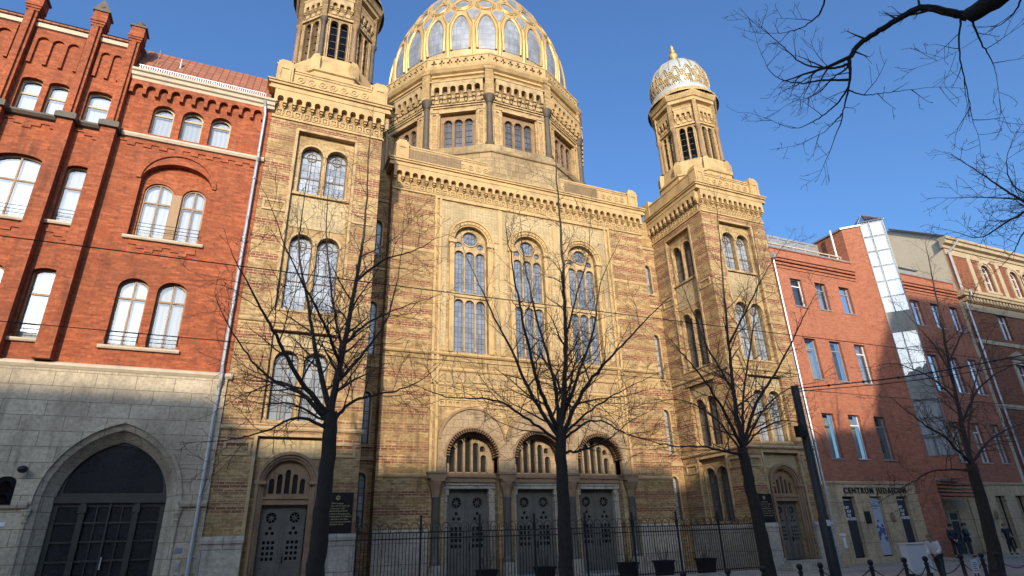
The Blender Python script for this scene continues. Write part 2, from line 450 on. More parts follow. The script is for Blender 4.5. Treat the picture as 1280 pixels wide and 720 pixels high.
def scallop(m, F, u0, u1, n, zt, za, zb, leg, w0, w1, drop=True):
    """a table of n small arches hanging between u0 and u1: top zt, springing za, feet zb"""
    sp = (u1-u0-leg)/n; r = (sp-leg)/2
    P = [(u0, zt), (u0, zb)]
    for i in range(n):
        a = u0 + leg + i*sp; c = a + r
        P += [(a, zb)] + [(c - r*cos(pi*k/6), za + r*sin(pi*k/6)) for k in range(7)] + [(a+2*r, zb)]
    P += [(u1, zb), (u1, zt)]
    m.plate(F, P, [], w1, w0)
    if drop:
        for i in range(n+1):
            c = u0 + leg/2 + i*sp
            for q, (h, d) in enumerate(((.10, 1.0), (.2, .7), (.28, .35))):
                m.box(F, c-leg*.62*d, c+leg*.62*d, zb-h, zb-h+.10, w0, w0+(w1-w0)*d)

def panels(m, F, u0, u1, n, z0, z1, w=.05):
    s = (u1-u0)/n
    for i in range(n):
        a = u0 + i*s + s*.12; b = a + s*.76
        e = s*.13
        m.plate(F, [(a, z0), (b, z0), (b, z1), (a, z1)], [[(a+e, z0+e), (b-e, z0+e), (b-e, z1-e), (a+e, z1-e)]], w, 0)
        m.box(F, a+e*2, b-e*2, z0+e*2, z1-e*2, 0, w*.8)

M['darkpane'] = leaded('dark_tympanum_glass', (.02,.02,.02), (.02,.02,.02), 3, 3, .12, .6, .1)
SYN = thing('synagogue', 'yellow brick synagogue with gilded dome, two towers and maroon brick bands', 'synagogue', (14.0, 29.4, 0))
AX, YT, YC, YR = 14.0, 25.0, 29.4, 30.2
ZC = 22.75
M['basestone'] = stone('weathered_base_stone', (.42,.315,.19), (.30,.22,.13), (.14,.10,.065), .9, .45, stain=(.13,.09,.06), amt=.7)
M['toothbrick'] = plain('dark_moulded_brick', (.15,.09,.055), .8, var=.35, scale=4)
M['sootybrick'] = brick('smoke_darkened_brick', (.36,.245,.125), (.20,.125,.065), (.22,.16,.1), .34, .1, stain=(.10,.07,.045), stain_amt=.6)

def rect(u0, u1, v0, v1): return [(u0, v0), (u1, v0), (u1, v1), (u0, v1)]

def twin_bars(F, u0, u1, v0, vs):
    def f(m):   # small tracery: ring in the head
        c, r = (u0+u1)/2, (u1-u0)/2
        m.arch(F, c, vs+.02, r*.42, r*.42+.03, -.47, -.42, 0, 2*pi, 12)
    return f

def tower_face(F, uc, hw, ph, door, z_low):
    """hw half width of the wall, ph half width of the window panel"""
    wall, inner, trim = MB(), MB(), MB()
    A = rect(uc-ph-.05, uc+ph+.05, 11.0, 20.25); B = rect(uc-ph, uc+ph, 6.3, 10.15); D = rect(uc-ph, uc+ph, z_low, 5.8)
    wall.plate(F, rect(uc-hw, uc+hw, 0, ZC-.3), [A, B, D], 0, -.22, edge=False)
    wall.build('tower_wall', M['banded'], SYN)
    lw = ph*.385; g = ph*.075
    tw = [(16.95, 19.12), (11.15, 14.32), (6.45, 8.85)]
    if not door: tw.append((2.4, 4.85))
    holes, wins = [], []
    for v0, vs in tw:
        for s in (-1, 1):
            a, b = uc + s*(g+lw) - lw, uc + s*(g+lw) + lw
            holes.append(shape(a, b, v0, vs, lw)); wins.append((a, b, v0, vs, lw))
    if door: holes.append(shape(uc-.84, uc+.84, z_low, 4.1, .84))
    inner.plate(F, A, [h for h in holes if h[0][1] > 10.5], -.22, -.5)
    inner.plate(F, B, [h for h in holes if 6 < h[0][1] < 10], -.22, -.5)
    inner.plate(F, D, [h for h in holes if h[0][1] < 5], -.22, -.55)
    inner.build('panel_wall', M['yellow'], SYN)
    for k, (a, b, v0, vs, r) in enumerate(wins):
        tr = [v0 + (vs-v0)*.45, vs-.02] if k < 6 else [vs-.02]
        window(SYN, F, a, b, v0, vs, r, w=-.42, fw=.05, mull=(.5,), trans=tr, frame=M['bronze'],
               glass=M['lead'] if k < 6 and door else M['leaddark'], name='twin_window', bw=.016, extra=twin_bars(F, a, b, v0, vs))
    # mouldings, hoods and colonnettes around the openings
    for v0, vs in tw:
        for s in (-1, 1):
            c = uc + s*(g+lw)
            trim.arch(F, c, vs, lw, lw+.09, -.24, -.13, n=12)
        for u in (uc, uc-2*lw-g-.06, uc+2*lw+g+.06):
            p = F.P(u, 0, -.24)
            trim.lathe(p[0], p[1], [(.075, v0), (.075, v0+.15), (.05, v0+.2), (.045, vs-.2), (.09, vs), (.09, vs+.04)], 8)
        trim.box(F, uc-ph, uc+ph, v0-.12, v0, -.24, -.1)
    for z0, z1, w in ((20.25, 20.37, .06), (10.15, 10.25, .05), (5.8, 5.9, .06)):
        trim.box(F, uc-ph-.15, uc+ph+.15, z0, z1, -.02, w)
    for z in (10.42, 6.0):
        trim.sweep(F, [(0, z), (.07, z+.03), (.1, z+.1), (.07, z+.17), (0, z+.2)], uc-hw, uc+hw)
    trim.plate(F, rect(uc-ph-.18, uc+ph+.18, 11.0, 20.25), [rect(uc-ph-.06, uc+ph+.06, 11.0001, 20.24)], .05, 0)
    trim.plate(F, rect(uc-ph-.13, uc+ph+.13, z_low, 5.8), [rect(uc-ph-.01, uc+ph+.01, z_low+.0001, 5.79)], .05, 0)
    for s in (-1, 1):          # small relief panels let into the side strips
        for z in (15.7, 5.05):
            c = uc + s*(hw+ph)/2; q = (hw-ph)/2-.2
            trim.plate(F, rect(c-q, c+q, z, z+.55), [rect(c-q+.1, c+q-.1, z+.1, z+.45)], .05, 0)
    trim.build('tower_trim', M['terra2'], SYN)
    for z0, z1 in ((15.15, 16.75), (9.45, 10.1)) + (((5.0, 5.75),) if door else ()):
        MB().box(F, uc-ph+.03, uc+ph-.03, z0, z1, -.22, -.19).build('relief_panel', M['orn'], SYN)

def corbel_table(F, u0, u1, n, zt=ZC, trimmat='terra'):
    m = MB(); scallop(m, F, u0, u1, n, zt-.5, zt-1.0, zt-1.15, .15, 0, .27)
    panels(m, F, u0+.1, u1-.1, n, zt-1.85, zt-1.48)
    m.box(F, u0, u1, zt-2.02, zt-1.9, 0, .07)
    m.build('corbel_table', M[trimmat], SYN)

def parapet(x0, x1, y0, y1, zb, zt, fin, cuts):
    m = MB(); th = .35
    m.bx(x0, x1, y0, y0+th, zb, zt); m.bx(x0, x0+th, y0+th, y1, zb, zt); m.bx(x1-th, x1, y0+th, y1, zb, zt); m.bx(x0+th, x1-th, y1-th, y1, zb, zt)
    m.bx(x0-.04, x1+.04, y0-.04, y0+th+.04, zt, zt+.1)
    m.bx(x0-.04, x0+th+.04, y0+th+.04, y1, zt, zt+.1); m.bx(x1-th-.04, x1+.04, y0+th+.04, y1, zt, zt+.1)
    m.build('parapet', M['terra'], SYN)
    r = MB(); F = Fr(x0, y0); L = x1-x0; n = max(5, int((L-1.6)/.5))
    for i in range(n):
        c = .85 + (L-1.7)*(i+.5)/n
        r.arch(F, c, (zb+zt)/2, .13, .2, 0, .04, 0, 2*pi, 12); r.box(F, c-.05, c+.05, (zb+zt)/2-.05, (zb+zt)/2+.05, 0, .04)
    for z in (zb+.12, zt-.12): r.box(F, .8, L-.8, z-.03, z+.03, 0, .04)
    r.build('roundel_frieze', M['terra2'] if L > 8 else M['terra'], SYN)
    for fx in cuts:
        f = MB()
        for hw, za, zb2 in ((.38, zb-.02, fin-.5), (.42, fin-.5, fin-.4), (.34, fin-.4, fin-.24), (.24, fin-.24, fin-.1), (.12, fin-.1, fin)):
            f.bx(fx-hw, fx+hw, y0+.14-min(hw,.3), y0+.2+min(hw,.3), za, zb2)
        FF = Fr(fx, y0-.16); f.plate(FF, rect(-.28, .28, zb+.1, fin-.6), [rect(-.18, .18, zb+.2, fin-.7)], .04, 0)
        f.build('parapet_finial', M['terra'], SYN)

def cornice(x0, x1, y0, y1, zt):
    m = MB()
    for z0, z1, p in ((zt-.5, zt-.36, .30), (zt-.36, zt-.2, .25), (zt-.2, zt-.08, .34), (zt-.08, zt, .4)):
        m.bx(x0-p, x1+p, y0-p, y1+p, z0, z1)
    m.build('cornice', M['terra'], SYN)

def oct_frame(cx, cy, ap, k, n):
    a = -pi/2 + 2*pi*k/n
    nx, ny = cos(a), sin(a)
    return Fr(cx + ap*nx, cy + ap*ny, -ny, nx)

def turret(cx, cy, sooty):
    ap = 1.98; hf = ap*math.tan(pi/8)
    T = 'terra2' if sooty else 'terra'
    b = MB()
    b.lathe(cx, cy, [(2.62, 22.9), (2.62, 24.35), (2.72, 24.4), (2.72, 24.55), (2.5, 24.75), (2.42, 25.3), (2.3, 25.75), (1.8, 25.6)], 8, pi/8)
    for k in range(8):
        a = pi/8 + k*pi/4
        b.lathe(cx+2.4*cos(a), cy+2.4*sin(a), [(.34, 24.5), (.34, 25.25), (.2, 25.62), (0, 25.64)], 4, a+pi/4)
    b.build('turret_base', M['terra'], SYN)
    wall, boss = MB(), MB()
    for k in range(8):
        F = oct_frame(cx, cy, ap, k, 8)
        hs = [shape(s*.27-.21, s*.27+.21, 25.75, 28.35, .22, 8) for s in (-1, 1)]
        wall.plate(F, rect(-hf, hf, 25.75, 30.75), hs, 0, -.3, edge=False)
        for s in (-1, 1):
            window(SYN, F, s*.27-.21, s*.27+.21, 25.75, 28.35, .22, w=-.16, fw=.03, trans=[26.2, 26.7, 27.2, 27.7, 28.2], frame=M['bronze'], glass=M['glassR'], name='turret_window', bw=.012)
            for u in (s*.52, s*.62): boss.box(F, u-.025, u+.025, 25.6, 28.6, 0, .05)
        p = F.P(0, 0, .03); boss.lathe(p[0], p[1], [(.06, 25.75), (.04, 25.9), (.04, 28.2), (.08, 28.4)], 6)
        boss.box(F, -hf+.1, hf-.1, 28.72, 28.86, 0, .1)
        scallop(boss, F, -.62, .62, 3, 30.15, 29.65, 29.5, .13, 0, .16)
        boss.box(F, -.66, .66, 30.15, 30.3, 0, .18)
        for i in range(3): boss.box(F, -.5+i*.38, -.26+i*.38, 28.98, 29.2, 0, .06)
    wall.build('turret_wall', M['yellow'] if not sooty else M['sootybrick'], SYN); boss.build('turret_trim', M[T], SYN)
    for k in range(8):
        a = pi/8 + k*pi/4; c = MB(); x, y = cx+2.2*cos(a), cy+2.2*sin(a)
        c.lathe(x, y, [(.2, 25.75), (.2, 25.75), (.14, 25.85), (.115, 28.1), (.14, 28.15), (.12, 28.2), (.22, 28.45), (.22, 28.52)], 10, 0)
        c.build('turret_column', M['soot'] if (sooty and k % 2) else M['brownstone'], SYN, smooth=True)
        q = MB(); q.lathe(x, y, [(.2, 28.52), (.2, 30.75)], 4, a+pi/4); q.build('corner_pier', M['yellow'] if not sooty else M['sootybrick'], SYN)
    c = MB(); c.lathe(cx, cy, [(2.15, 30.6), (2.4, 30.7), (2.4, 30.95), (2.5, 31.0), (2.62, 31.25), (2.66, 31.4), (2.3, 31.45)], 8, pi/8)
    c.build('turret_cornice', M[T], SYN)
    g = MB(); g.lathe(cx, cy, [(2.34, 31.95), (2.36, 32.05), (2.3, 32.3), (2.16, 32.48), (2.05, 32.5)], 32)
    g.build('dome_gutter', M['cupola'], SYN, smooth=True)
    cr = MB()
    for k in range(32):
        a = 2*pi*k/32; x, y = cx+2.54*cos(a), cy+2.54*sin(a)
        cr.lathe(x, y, [(.07, 31.42), (.1, 31.55), (.02, 31.62), (.06, 31.68), (0, 31.75)], 5, a)
    cr.lathe(cx, cy, [(2.64, 31.4), (2.62, 31.55), (2.45, 31.75), (2.34, 31.98)], 32)
    cr.build('cresting', M[T], SYN)
    prof = [(2.0, 32.35), (2.12, 32.75), (2.2, 33.3), (2.17, 33.85), (2.02, 34.45), (1.76, 35.0), (1.38, 35.5), (.92, 35.88), (.48, 36.1), (.2, 36.16)]
    d = MB().lathe(cx, cy, prof, 32); dm = d.build('turret_dome', M['cupola'], SYN, smooth=True)
    def R(z):
        for (r0, z0), (r1, z1) in zip(prof, prof[1:]):
            if z0 <= z <= z1: return r0 + (r1-r0)*(z-z0)/(z1-z0)
        return prof[-1][0]
    rb = MB()
    for k in range(16):
        a = 2*pi*(k+.5)/16
        rb.tube([(cx+(R(z)+.02)*cos(a), cy+(R(z)+.02)*sin(a), z) for z in (34.0, 34.5, 35.0, 35.4, 35.8, 36.1)], .05, 5)
    rb.build('dome_rib', M['goldpale'], dm)
    lf = MB()
    for row, (z0, z1, off) in enumerate(((32.4, 33.2, 0), (32.7, 33.7, .5), (33.1, 34.2, 0))):
        for k in range(16):
            a0 = 2*pi*(k+off)/16
            for sc_ in (1.0, .55):
                pts = []
                for j in range(-6, 7):
                    tt = abs(j)/6; z = z0 + (z1-z0)*(1-tt**1.8)*(.55+.45*sc_); a = a0 + j/6*pi/16*sc_
                    pts.append((cx+(R(z)+.03)*cos(a), cy+(R(z)+.03)*sin(a), z))
                lf.tube(pts, .04, 4)
    lf.build('leaf_tracery', M['goldpale'], dm)
    f = MB().lathe(cx, cy, [(.3, 36.05), (.4, 36.3), (.16, 36.5), (.36, 36.85), (.34, 37.1), (.14, 37.3), (.22, 37.5), (.1, 37.7), (.14, 37.9), (0, 38.25)], 12)
    f.build('finial', M['gold'], SYN, smooth=True)

def rosette_door(F, uc, hw, v0, v1, w, name):
    """pair of leaves with rosettes, trefoils and grilles"""
    leafs = MB(); back = MB(); bars = MB()
    for s in (-1, 1):
        c = uc + s*hw/2; q = hw/2-.03; k = q/.52; H = v1-v0
        def Y(t): return v0 + H*t
        holes = [circ(c, Y(.84), .25*k)]
        for dx, dy in ((0, .715), (-.13, .655), (.13, .655)): holes.append(circ(c+dx*k, Y(dy), .085*k, 8))
        for i in range(3):
            for j in range(4):
                u = c + (i-1)*.21*k; holes.append(rect(u-.07*k, u+.07*k, Y(.33+j*.065), Y(.33+j*.065)+H*.038))
        leafs.plate(F, rect(c-q, c+q, v0, v1), holes, w, w-.06)
        for a, b, z0, z1 in ((-.85, -.05, .03, .27), (.05, .85, .03, .27)):
            leafs.plate(F, rect(c+a*q, c+b*q, Y(z0), Y(z1)), [rect(c+a*q+.05, c+b*q-.05, Y(z0)+.06, Y(z1)-.06)], w+.03, w)
        leafs.arch(F, c, Y(.84), .27*k, .33*k, w, w+.04, 0, 2*pi, 20)
        leafs.arch(F, c, Y(.86), .42*k, .47*k, w, w+.03, 0, pi, 14)
        for u in (c-.45*k, c+.445*k): leafs.box(F, u-.025, u+.025, Y(.31), Y(.86), w, w+.03)
        for j in range(8):
            a = j*pi/4 + .2; bars.tube([F.P(c, Y(.84), w-.03), F.P(c+.25*k*cos(a), Y(.84)+.25*k*sin(a), w-.03)], .014, 4)
        bars.arch(F, c, Y(.84), .08*k, .11*k, w-.04, w-.02, 0, 2*pi, 12)
    leafs.box(F, uc-.04, uc+.04, v0, v1, w-.02, w+.05)
    d = leafs.build(name, M['doorgrey'], SYN)
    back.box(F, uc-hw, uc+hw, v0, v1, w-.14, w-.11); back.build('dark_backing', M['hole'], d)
    bars.build('rosette_spokes', M['doorgrey'], d)
    h = MB(); h.box(F, uc+.09, uc+.13, v0+H*.3 if False else v0+(v1-v0)*.3, v0+(v1-v0)*.38, w+.03, w+.09)
    h.build('handle', M['iron'], d)

def tower(x0, x1, inner_right):
    xc = (x0+x1)/2; y1 = 30.6
    F = Fr(xc, YT)
    tower_face(F, 0, (x1-x0)/2, 1.27, True, .35)
    S = Fr(x1, YT, 0, 1) if inner_right else Fr(x0, YR, 0, -1)
    D = YR-YT
    tower_face(S, D/2 + (0 if inner_right else .07), D/2-.0 if inner_right else D/2-.07, 1.12, False, 2.3)
    o = MB()
    if inner_right: o.plate(Fr(x0, YR, 0, -1), rect(0, D, 0, ZC-.3), [], 0, 0)
    else:
        o.plate(Fr(x1, YT, 0, 1), rect(0, D, 0, ZC-.3), [], 0, 0); o.plate(S, rect(D-.001, D, 0, ZC-.3), [], 0, 0)
        o.box(S, 0, .14, 0, ZC-.3, -.3, 0)
    o.plate(Fr(x1, YR+.4, -1, 0), rect(0, x1-x0, 0, ZC-.3), [], 0, 0)
    o.bx(x0+.1, x1-.1, YT+.1, YR+.3, ZC-.35, ZC-.3)
    o.build('tower_side_wall', M['banded'], SYN)
    corbel_table(F, -(x1-x0)/2, (x1-x0)/2, 12); corbel_table(S, 0, D, 11)
    cornice(x0, x1, YT, y1, ZC)
    parapet(x0-.05, x1+.05, YT-.05, y1, ZC, 23.72, 24.3, (x0+.3, x1-.3))
    fin = MB().bx(x0-.1, x0+.6, y1-.7, y1+.05, ZC, 24.2); fin.build('parapet_finial', M['terra'], SYN)
    # granite plinth beside the door
    for a, b in ((-2.7, -1.27), (1.27, 2.7)):
        p = MB(); p.box(F, a, b, 0, .55, 0, .2); p.box(F, a+.03, b-.03, .55, 2.0, 0, .13); p.sweep(F, [(0, 2.0), (.18, 2.0), (.18, 2.1), (.1, 2.22), (0, 2.24)], a, b)
        p.build('plinth', M['granite'], SYN)
    p = MB(); a, b = (0, D) if not inner_right else (0, D)
    p.box(S, .2, D-.01, 0, 2.0, 0, .1); p.sweep(S, [(0, 2.0), (.14, 2.0), (.14, 2.1), (.08, 2.2), (0, 2.22)], .2, D-.01); p.build('plinth', M['granite'], SYN)
    # side door: arch mouldings, tympanum lights, lintel, leaves and steps
    t = MB()
    for r0, r1, w in ((.84, .92, -.12), (.92, 1.02, -.04), (1.02, 1.14, .04)): t.arch(F, 0, 4.1, r0, r1, -.24, w, n=18)
    for s in (-1, 1):
        for u, w in ((.88, -.12), (.97, -.04), (1.08, .04)): t.box(F, s*u-.05, s*u+.05, .45, 4.1, -.24, w)
        t.box(F, s*.98-.2, s*.98+.2, 4.02, 4.14, -.24, .06)
    t.box(F, -.84, .84, 3.3, 3.5, -.55, -.2); t.box(F, -.84, .84, 3.5, 3.6, -.55, -.14)
    t.build('door_surround', M['brownstone'], SYN)
    ty = MB(); hs = []
    for i in range(5):
        u = (i-2)*.28; hs.append(shape(u-.095, u+.095, 3.7, 4.5-abs(i-2)*.17, .095, 6))
    ty.plate(F, shape(-.84, .84, 3.6, 4.1, .84), hs, -.32, -.45)
    tw = ty.build('tympanum_window', M['brownstone'], SYN); MB().plate(F, shape(-.8, .8, 3.62, 4.1, .8), [], -.44, -.44).build('pane', M['darkpane'], tw)
    rosette_door(F, 0, .84, .42, 3.3, -.45, 'side_door')
    st = MB()
    for i in range(3): st.box(F, -1.9+i*.25, 1.9-i*.25, 0, .14*(i+1), .13 if i else .13, 1.25-i*.33)
    st.build('door_steps', M['granite'], SYN)

def main_block():
    F = Fr(0, YC); X0, X1 = 5.4, 22.7; cs = (AX-3.75, AX, AX+3.75)
    zt = ZC+.15
    for a, b, S in ((X0, 8.05, Fr(X0, YR+.4, 0, -1)), (19.95, X1, Fr(X1, YC, 0, 1))):
        w = MB(); w.plate(F, rect(a, b, 0, zt-.3), [], 0, 0); w.plate(S, rect(0, YR+.4-YC, 0, zt-.3), [], 0, 0)
        w.build('wing_wall', M['banded'], SYN)
    c = MB(); hw = [shape(q-1.03, q+1.03, 11.3, 18.2, 1.03, 16) for q in cs]; hp = [shape(q-1.42, q+1.42, .1, 5.75, 1.42, 18) for q in cs]
    c.plate(F, rect(8.05, 19.95, 0, zt-.3), hw + hp, 0, -.45, edge=False); c.build('centre_wall', M['yellow'], SYN)
    # tall tracery windows
    for q in cs:
        m = MB(); hs = []
        for i in (-1, 0, 1):
            u = q + i*.66; r = .285
            hs.append(shape(u-r, u+r, 11.4, 14.25, .285, 8)); hs.append(shape(u-r, u+r, 14.95, 17.35, .285, 8))
        hs += [circ(q, 18.5, .47, 18), circ(q-.68, 18.05, .2, 10), circ(q+.68, 18.05, .2, 10)]
        m.plate(F, shape(q-1.03, q+1.03, 11.3, 18.2, 1.03, 16), hs, -.28, -.42)
        for i in (-1, 0, 1):
            u = q+i*.66
            for z in (14.25, 17.35): m.arch(F, u, z, .285, .325, -.3, -.23, n=8)
        m.arch(F, q, 18.5, .47, .54, -.3, -.22, 0, 2*pi, 20)
        m.box(F, q-1.03, q+1.03, 14.66, 14.86, -.42, -.2)
        for u in (q-.33, q+.33):
            for z0, z1 in ((11.45, 14.3), (15.0, 17.4)):
                p = F.P(u, 0, -.26); m.lathe(p[0], p[1], [(.07, z0), (.045, z0+.15), (.045, z1-.15), (.08, z1)], 6)
        o = m.build('main_window', M['terra2'], SYN)
        MB().plate(F, shape(q-1.0, q+1.0, 11.35, 18.2, 1.0), [], -.4, -.4).build('pane', M['leadblue'], o)
        t = MB()
        for r0, r1, ww in ((1.03, 1.12, .03), (1.12, 1.3, .10), (1.3, 1.4, .17)): t.arch(F, q, 18.2, r0, r1, -.1, ww, n=22)
        for s in (-1, 1):
            t.box(F, q+s*1.16-.12, q+s*1.16+.12, 11.3, 18.2, -.1, .06)
            t.box(F, q+s*1.3-.03, q+s*1.3+.03, 11.3, 18.2, -.1, .12)
            t.box(F, q+s*1.2-.22, q+s*1.2+.22, 17.95, 18.2, -.05, .15); t.box(F, q+s*1.2-.2, q+s*1.2+.2, 14.6, 14.85, -.05, .1)
        for k in range(15):
            a = pi*(k+.5)/15; t.box(F, q+1.21*cos(a)-.04, q+1.21*cos(a)+.04, 18.2+1.21*sin(a)-.04, 18.2+1.21*sin(a)+.04, .05, .14)
        t.build('window_surround', M['terra'], SYN)
    # relief fields beside and above the window heads
    r = MB()
    r.plate(F, rect(8.4, 19.6, 18.4, 20.6), [shape(q-1.42, q+1.42, 18.41, 18.5, 1.15, 16) for q in cs], .025, 0)
    for a, b in ((8.4, cs[0]-1.4), (cs[0]+1.4, cs[1]-1.4), (cs[1]+1.4, cs[2]-1.4), (cs[2]+1.4, 19.6)): r.box(F, a+.08, b-.08, 11.6, 18.3, 0, .02)
    r.build('relief_field', M['orn'], SYN)
    s = MB()
    for u in (8.05, 8.33, 19.67, 19.95): s.box(F, u-.07, u+.07, 4.7, 20.9, -.02, .09)
    for u in (AX-1.875, AX+1.875): s.box(F, u-.12, u+.12, 11.3, 20.7, -.02, .07)
    s.box(F, 8.0, 20.0, 20.75, 20.95, -.02, .1)
    for z, a, b, d in ((11.02, X0, X1, .16), (10.2, 8.0, 20.0, .1), (9.35, 8.0, 20.0, .09), (4.72, X0, 8.0, .08), (4.72, 20.0, X1, .08), (17.05, X0, 8.0, .05), (17.05, 20.0, X1, .05)):
        s.sweep(F, [(0, z), (d*.6, z+.02), (d, z+.1), (d, z+.17), (0, z+.22)], a, b)
    s.build('string_course', M['terra'], SYN)
    g = MB()
    for i in range(26):
        for j in range(3):
            u = 8.4 + (19.6-8.4)*(i+.5)/26; z = 8.3 + j*.36
            if any((u-q)**2 + (z+.1-6.42)**2 < 2.12**2 for q in cs): continue
            g.plate(F, rect(u-.17, u+.17, z, z+.32), [rect(u-.1, u+.1, z+.07, z+.25)], .06, 0)
    g.build('coffer_frieze', M['terra'], SYN)
    b = MB()
    for i in range(30):
        u = 8.4+(19.6-8.4)*(i+.5)/30; b.box(F, u-.13, u+.13, 9.62, 10.12, 0, .03); b.arch(F, u, 9.87, .06, .1, 0, .06, 0, 2*pi, 8)
    b.build('rosette_frieze', M['terra2'], SYN)
    corbel_table(F, X0, X1, 36, zt)
    cornice(X0, X1, YC, 50, zt)
    parapet(X0+.15, X1-.15, YC+.0, 50, zt, 24.0, 24.5, (X0+.45, X1-.45))
    # dark weathered lengths of coping, and a flat roof
    k = MB()
    for a, c2, z0, z1 in ((5.9, 9.6, 23.15, 23.85), (16.9, 19.4, 23.15, 23.9), (6.3, 11.2, 22.93, 23.05), (13.0, 15.6, 22.93, 23.05), (16.3, 21.2, 22.93, 23.05)):
        k.box(F, a, c2, z0, z1, .0, .05 if z1 > 23.5 else .2)
    k.build('weathered_coping', M['orndark'], SYN)
    MB().bx(X0+.5, X1-.5, YC+.35, 49.6, zt-.1, zt+.02).build('flat_roof', M['zincdark'], SYN)
    # plinth
    for a, c2 in ((X0, 8.0), (20.0, X1)):
        p = MB(); p.box(F, a, c2, 0, 2.15, 0, .12); p.sweep(F, [(0, 2.15), (.16, 2.15), (.16, 2.25), (.08, 2.36), (0, 2.38)], a, c2); p.build('plinth', M['granite'], SYN)
    # portal arcade
    p = MB(); zc, R = 6.42, 1.875
    out = [(cs[0]-R, 4.9)]
    bot = []
    for q in cs:
        bot += [(q-1.42, 4.9)] + [(q-1.42*cos(pi*k/16), 5.75+1.42*sin(pi*k/16)) for k in range(17)] + [(q+1.42, 4.9)]
    top = [(cs[2]+R, 4.9)]
    for q in reversed(cs):
        for k in range(19):
            a = pi*k/18; top.append((q+R*cos(a), zc+R*sin(a)))
        if q != cs[0]: top.pop()
    p.plate(F, out + bot + top, [], .25, 0); p.build('portal_arcade', M['sand'], SYN)
    a_ = MB()
    for q in cs:
        a_.arch(F, q, zc, 1.74, 1.84, .24, .33, .1, pi-.1, 22); a_.arch(F, q, 5.75, 1.44, 1.54, .24, .29, 0, pi, 22)
    a_.build('portal_archivolt', M['brownstone'], SYN)
    tt = MB()
    for q in cs:
        for k in range(31):
            a = pi*(k+.5)/31; ca, sa = cos(a), sin(a)
            for d, w0, w1 in ((.17, .1, .33), (.13, -.12, .08), (.17, -.38, -.16)):
                P = [(q+(1.43)*cos(a+e), 5.75+1.43*sin(a+e)) for e in (-.022, .022)] + [(q+(1.43-d)*cos(a+e), 5.75+(1.43-d)*sin(a+e)) for e in (.022, -.022)]
                tt.plate(F, P, [], w1, w0, True)
        rv = [(q-1.42*cos(pi*k/16), 5.75+1.42*sin(pi*k/16)) for k in range(17)]
        rv = [(q-1.42, 4.9)] + rv + [(q+1.42, 4.9)]
        tt.loft(F, rv, .0, rv, -.9, False)
    tt.build('toothed_arch', M['toothbrick'], SYN)
    for q in cs:
        m = MB(); hs = [shape(q+i*.43-.16, q+i*.43+.16, 5.08, 6.78-abs(i+.2)*.3, .16, 6) for i in (-2, -1, 0, 1)] + [shape(q+.7, q+1.02, 5.08, 5.8, .16, 6), shape(q+.66, q+.94, 6.12, 6.27, .14, 6)]
        m.plate(F, shape(q-1.42, q+1.42, 5.0, 5.75, 1.42, 18), hs, -.55, -.75)
        for i in range(6):
            u = q-1.09+i*.43; pp = F.P(u, 0, -.53); m.lathe(pp[0], pp[1], [(.07, 5.05), (.045, 5.15), (.045, 6.2-abs(i-2.5)*.2)], 6)
        o = m.build('tympanum_window', M['sand'], SYN)
        MB().plate(F, shape(q-1.4, q+1.4, 5.0, 5.75, 1.4), [], -.73, -.73).build('pane', M['darkpane'], o)
        l = MB(); l.box(F, q-1.42, q+1.42, 4.55, 5.0, -.9, -.25); l.box(F, q-1.45, q+1.45, 4.78, 4.86, -.3, -.18)
        l.build('portal_frieze', M['brownstone'], SYN)
        j = MB(); j.box(F, q-1.42, q-1.12, .1, 4.25, -.95, -.45); j.box(F, q+1.12, q+1.42, .1, 4.25, -.95, -.45); j.box(F, q-1.42, q+1.42, 4.25, 4.55, -.95, -.32); j.box(F, q-1.3, q+1.3, 4.42, 4.5, -.4, -.26)
        for s in (-1, 1): j.box(F, q+s*1.16-.1, q+s*1.16+.1, 3.95, 4.25, -.6, -.36); j.box(F, q+s*1.24-.05, q+s*1.24+.05, .1, 4.2, -.5, -.38)
        j.build('door_jamb', M['granite'], SYN)
        rosette_door(F, q, 1.12, .15, 4.25, -.72, 'portal_door')
    for i in range(4):
        u = AX + (i-1.5)*3.75; pp = F.P(u, 0, .1)
        cb = MB(); cb.lathe(pp[0], pp[1], [(.25, .8), (.27, .9), (.24, 1.0), (.215, 1.1), (.205, 3.75), (.24, 3.8), (.21, 3.85)], 14)
        cb.build('portal_column', M['polished'], SYN, smooth=True)
        k = MB(); k.lathe(pp[0], pp[1], [(.22, 3.85), (.25, 4.0), (.27, 4.15), (.38, 4.4), (.42, 4.55)], 8, pi/8); k.lathe(pp[0], pp[1], [(.5, 4.55), (.5, 4.68)], 4, pi/4, cap=True); k.box(F, u-.46, u+.46, 4.68, 4.9, -.3, .34); k.box(F, u-.5, u+.5, 4.9, 5.0, -.3, .38)
        k.build('column_capital', M['brownstone'], SYN)
        d = MB(); d.box(F, u-.33, u+.33, .1, .7, -.3, .42); d.box(F, u-.28, u+.28, .7, .8, -.3, .38); d.build('column_base', M['granite'], SYN)
    st = MB(); st.box(F, 7.6, 20.4, 0, .1, -1, 1.0); st.build('portal_step', M['granite'], SYN)
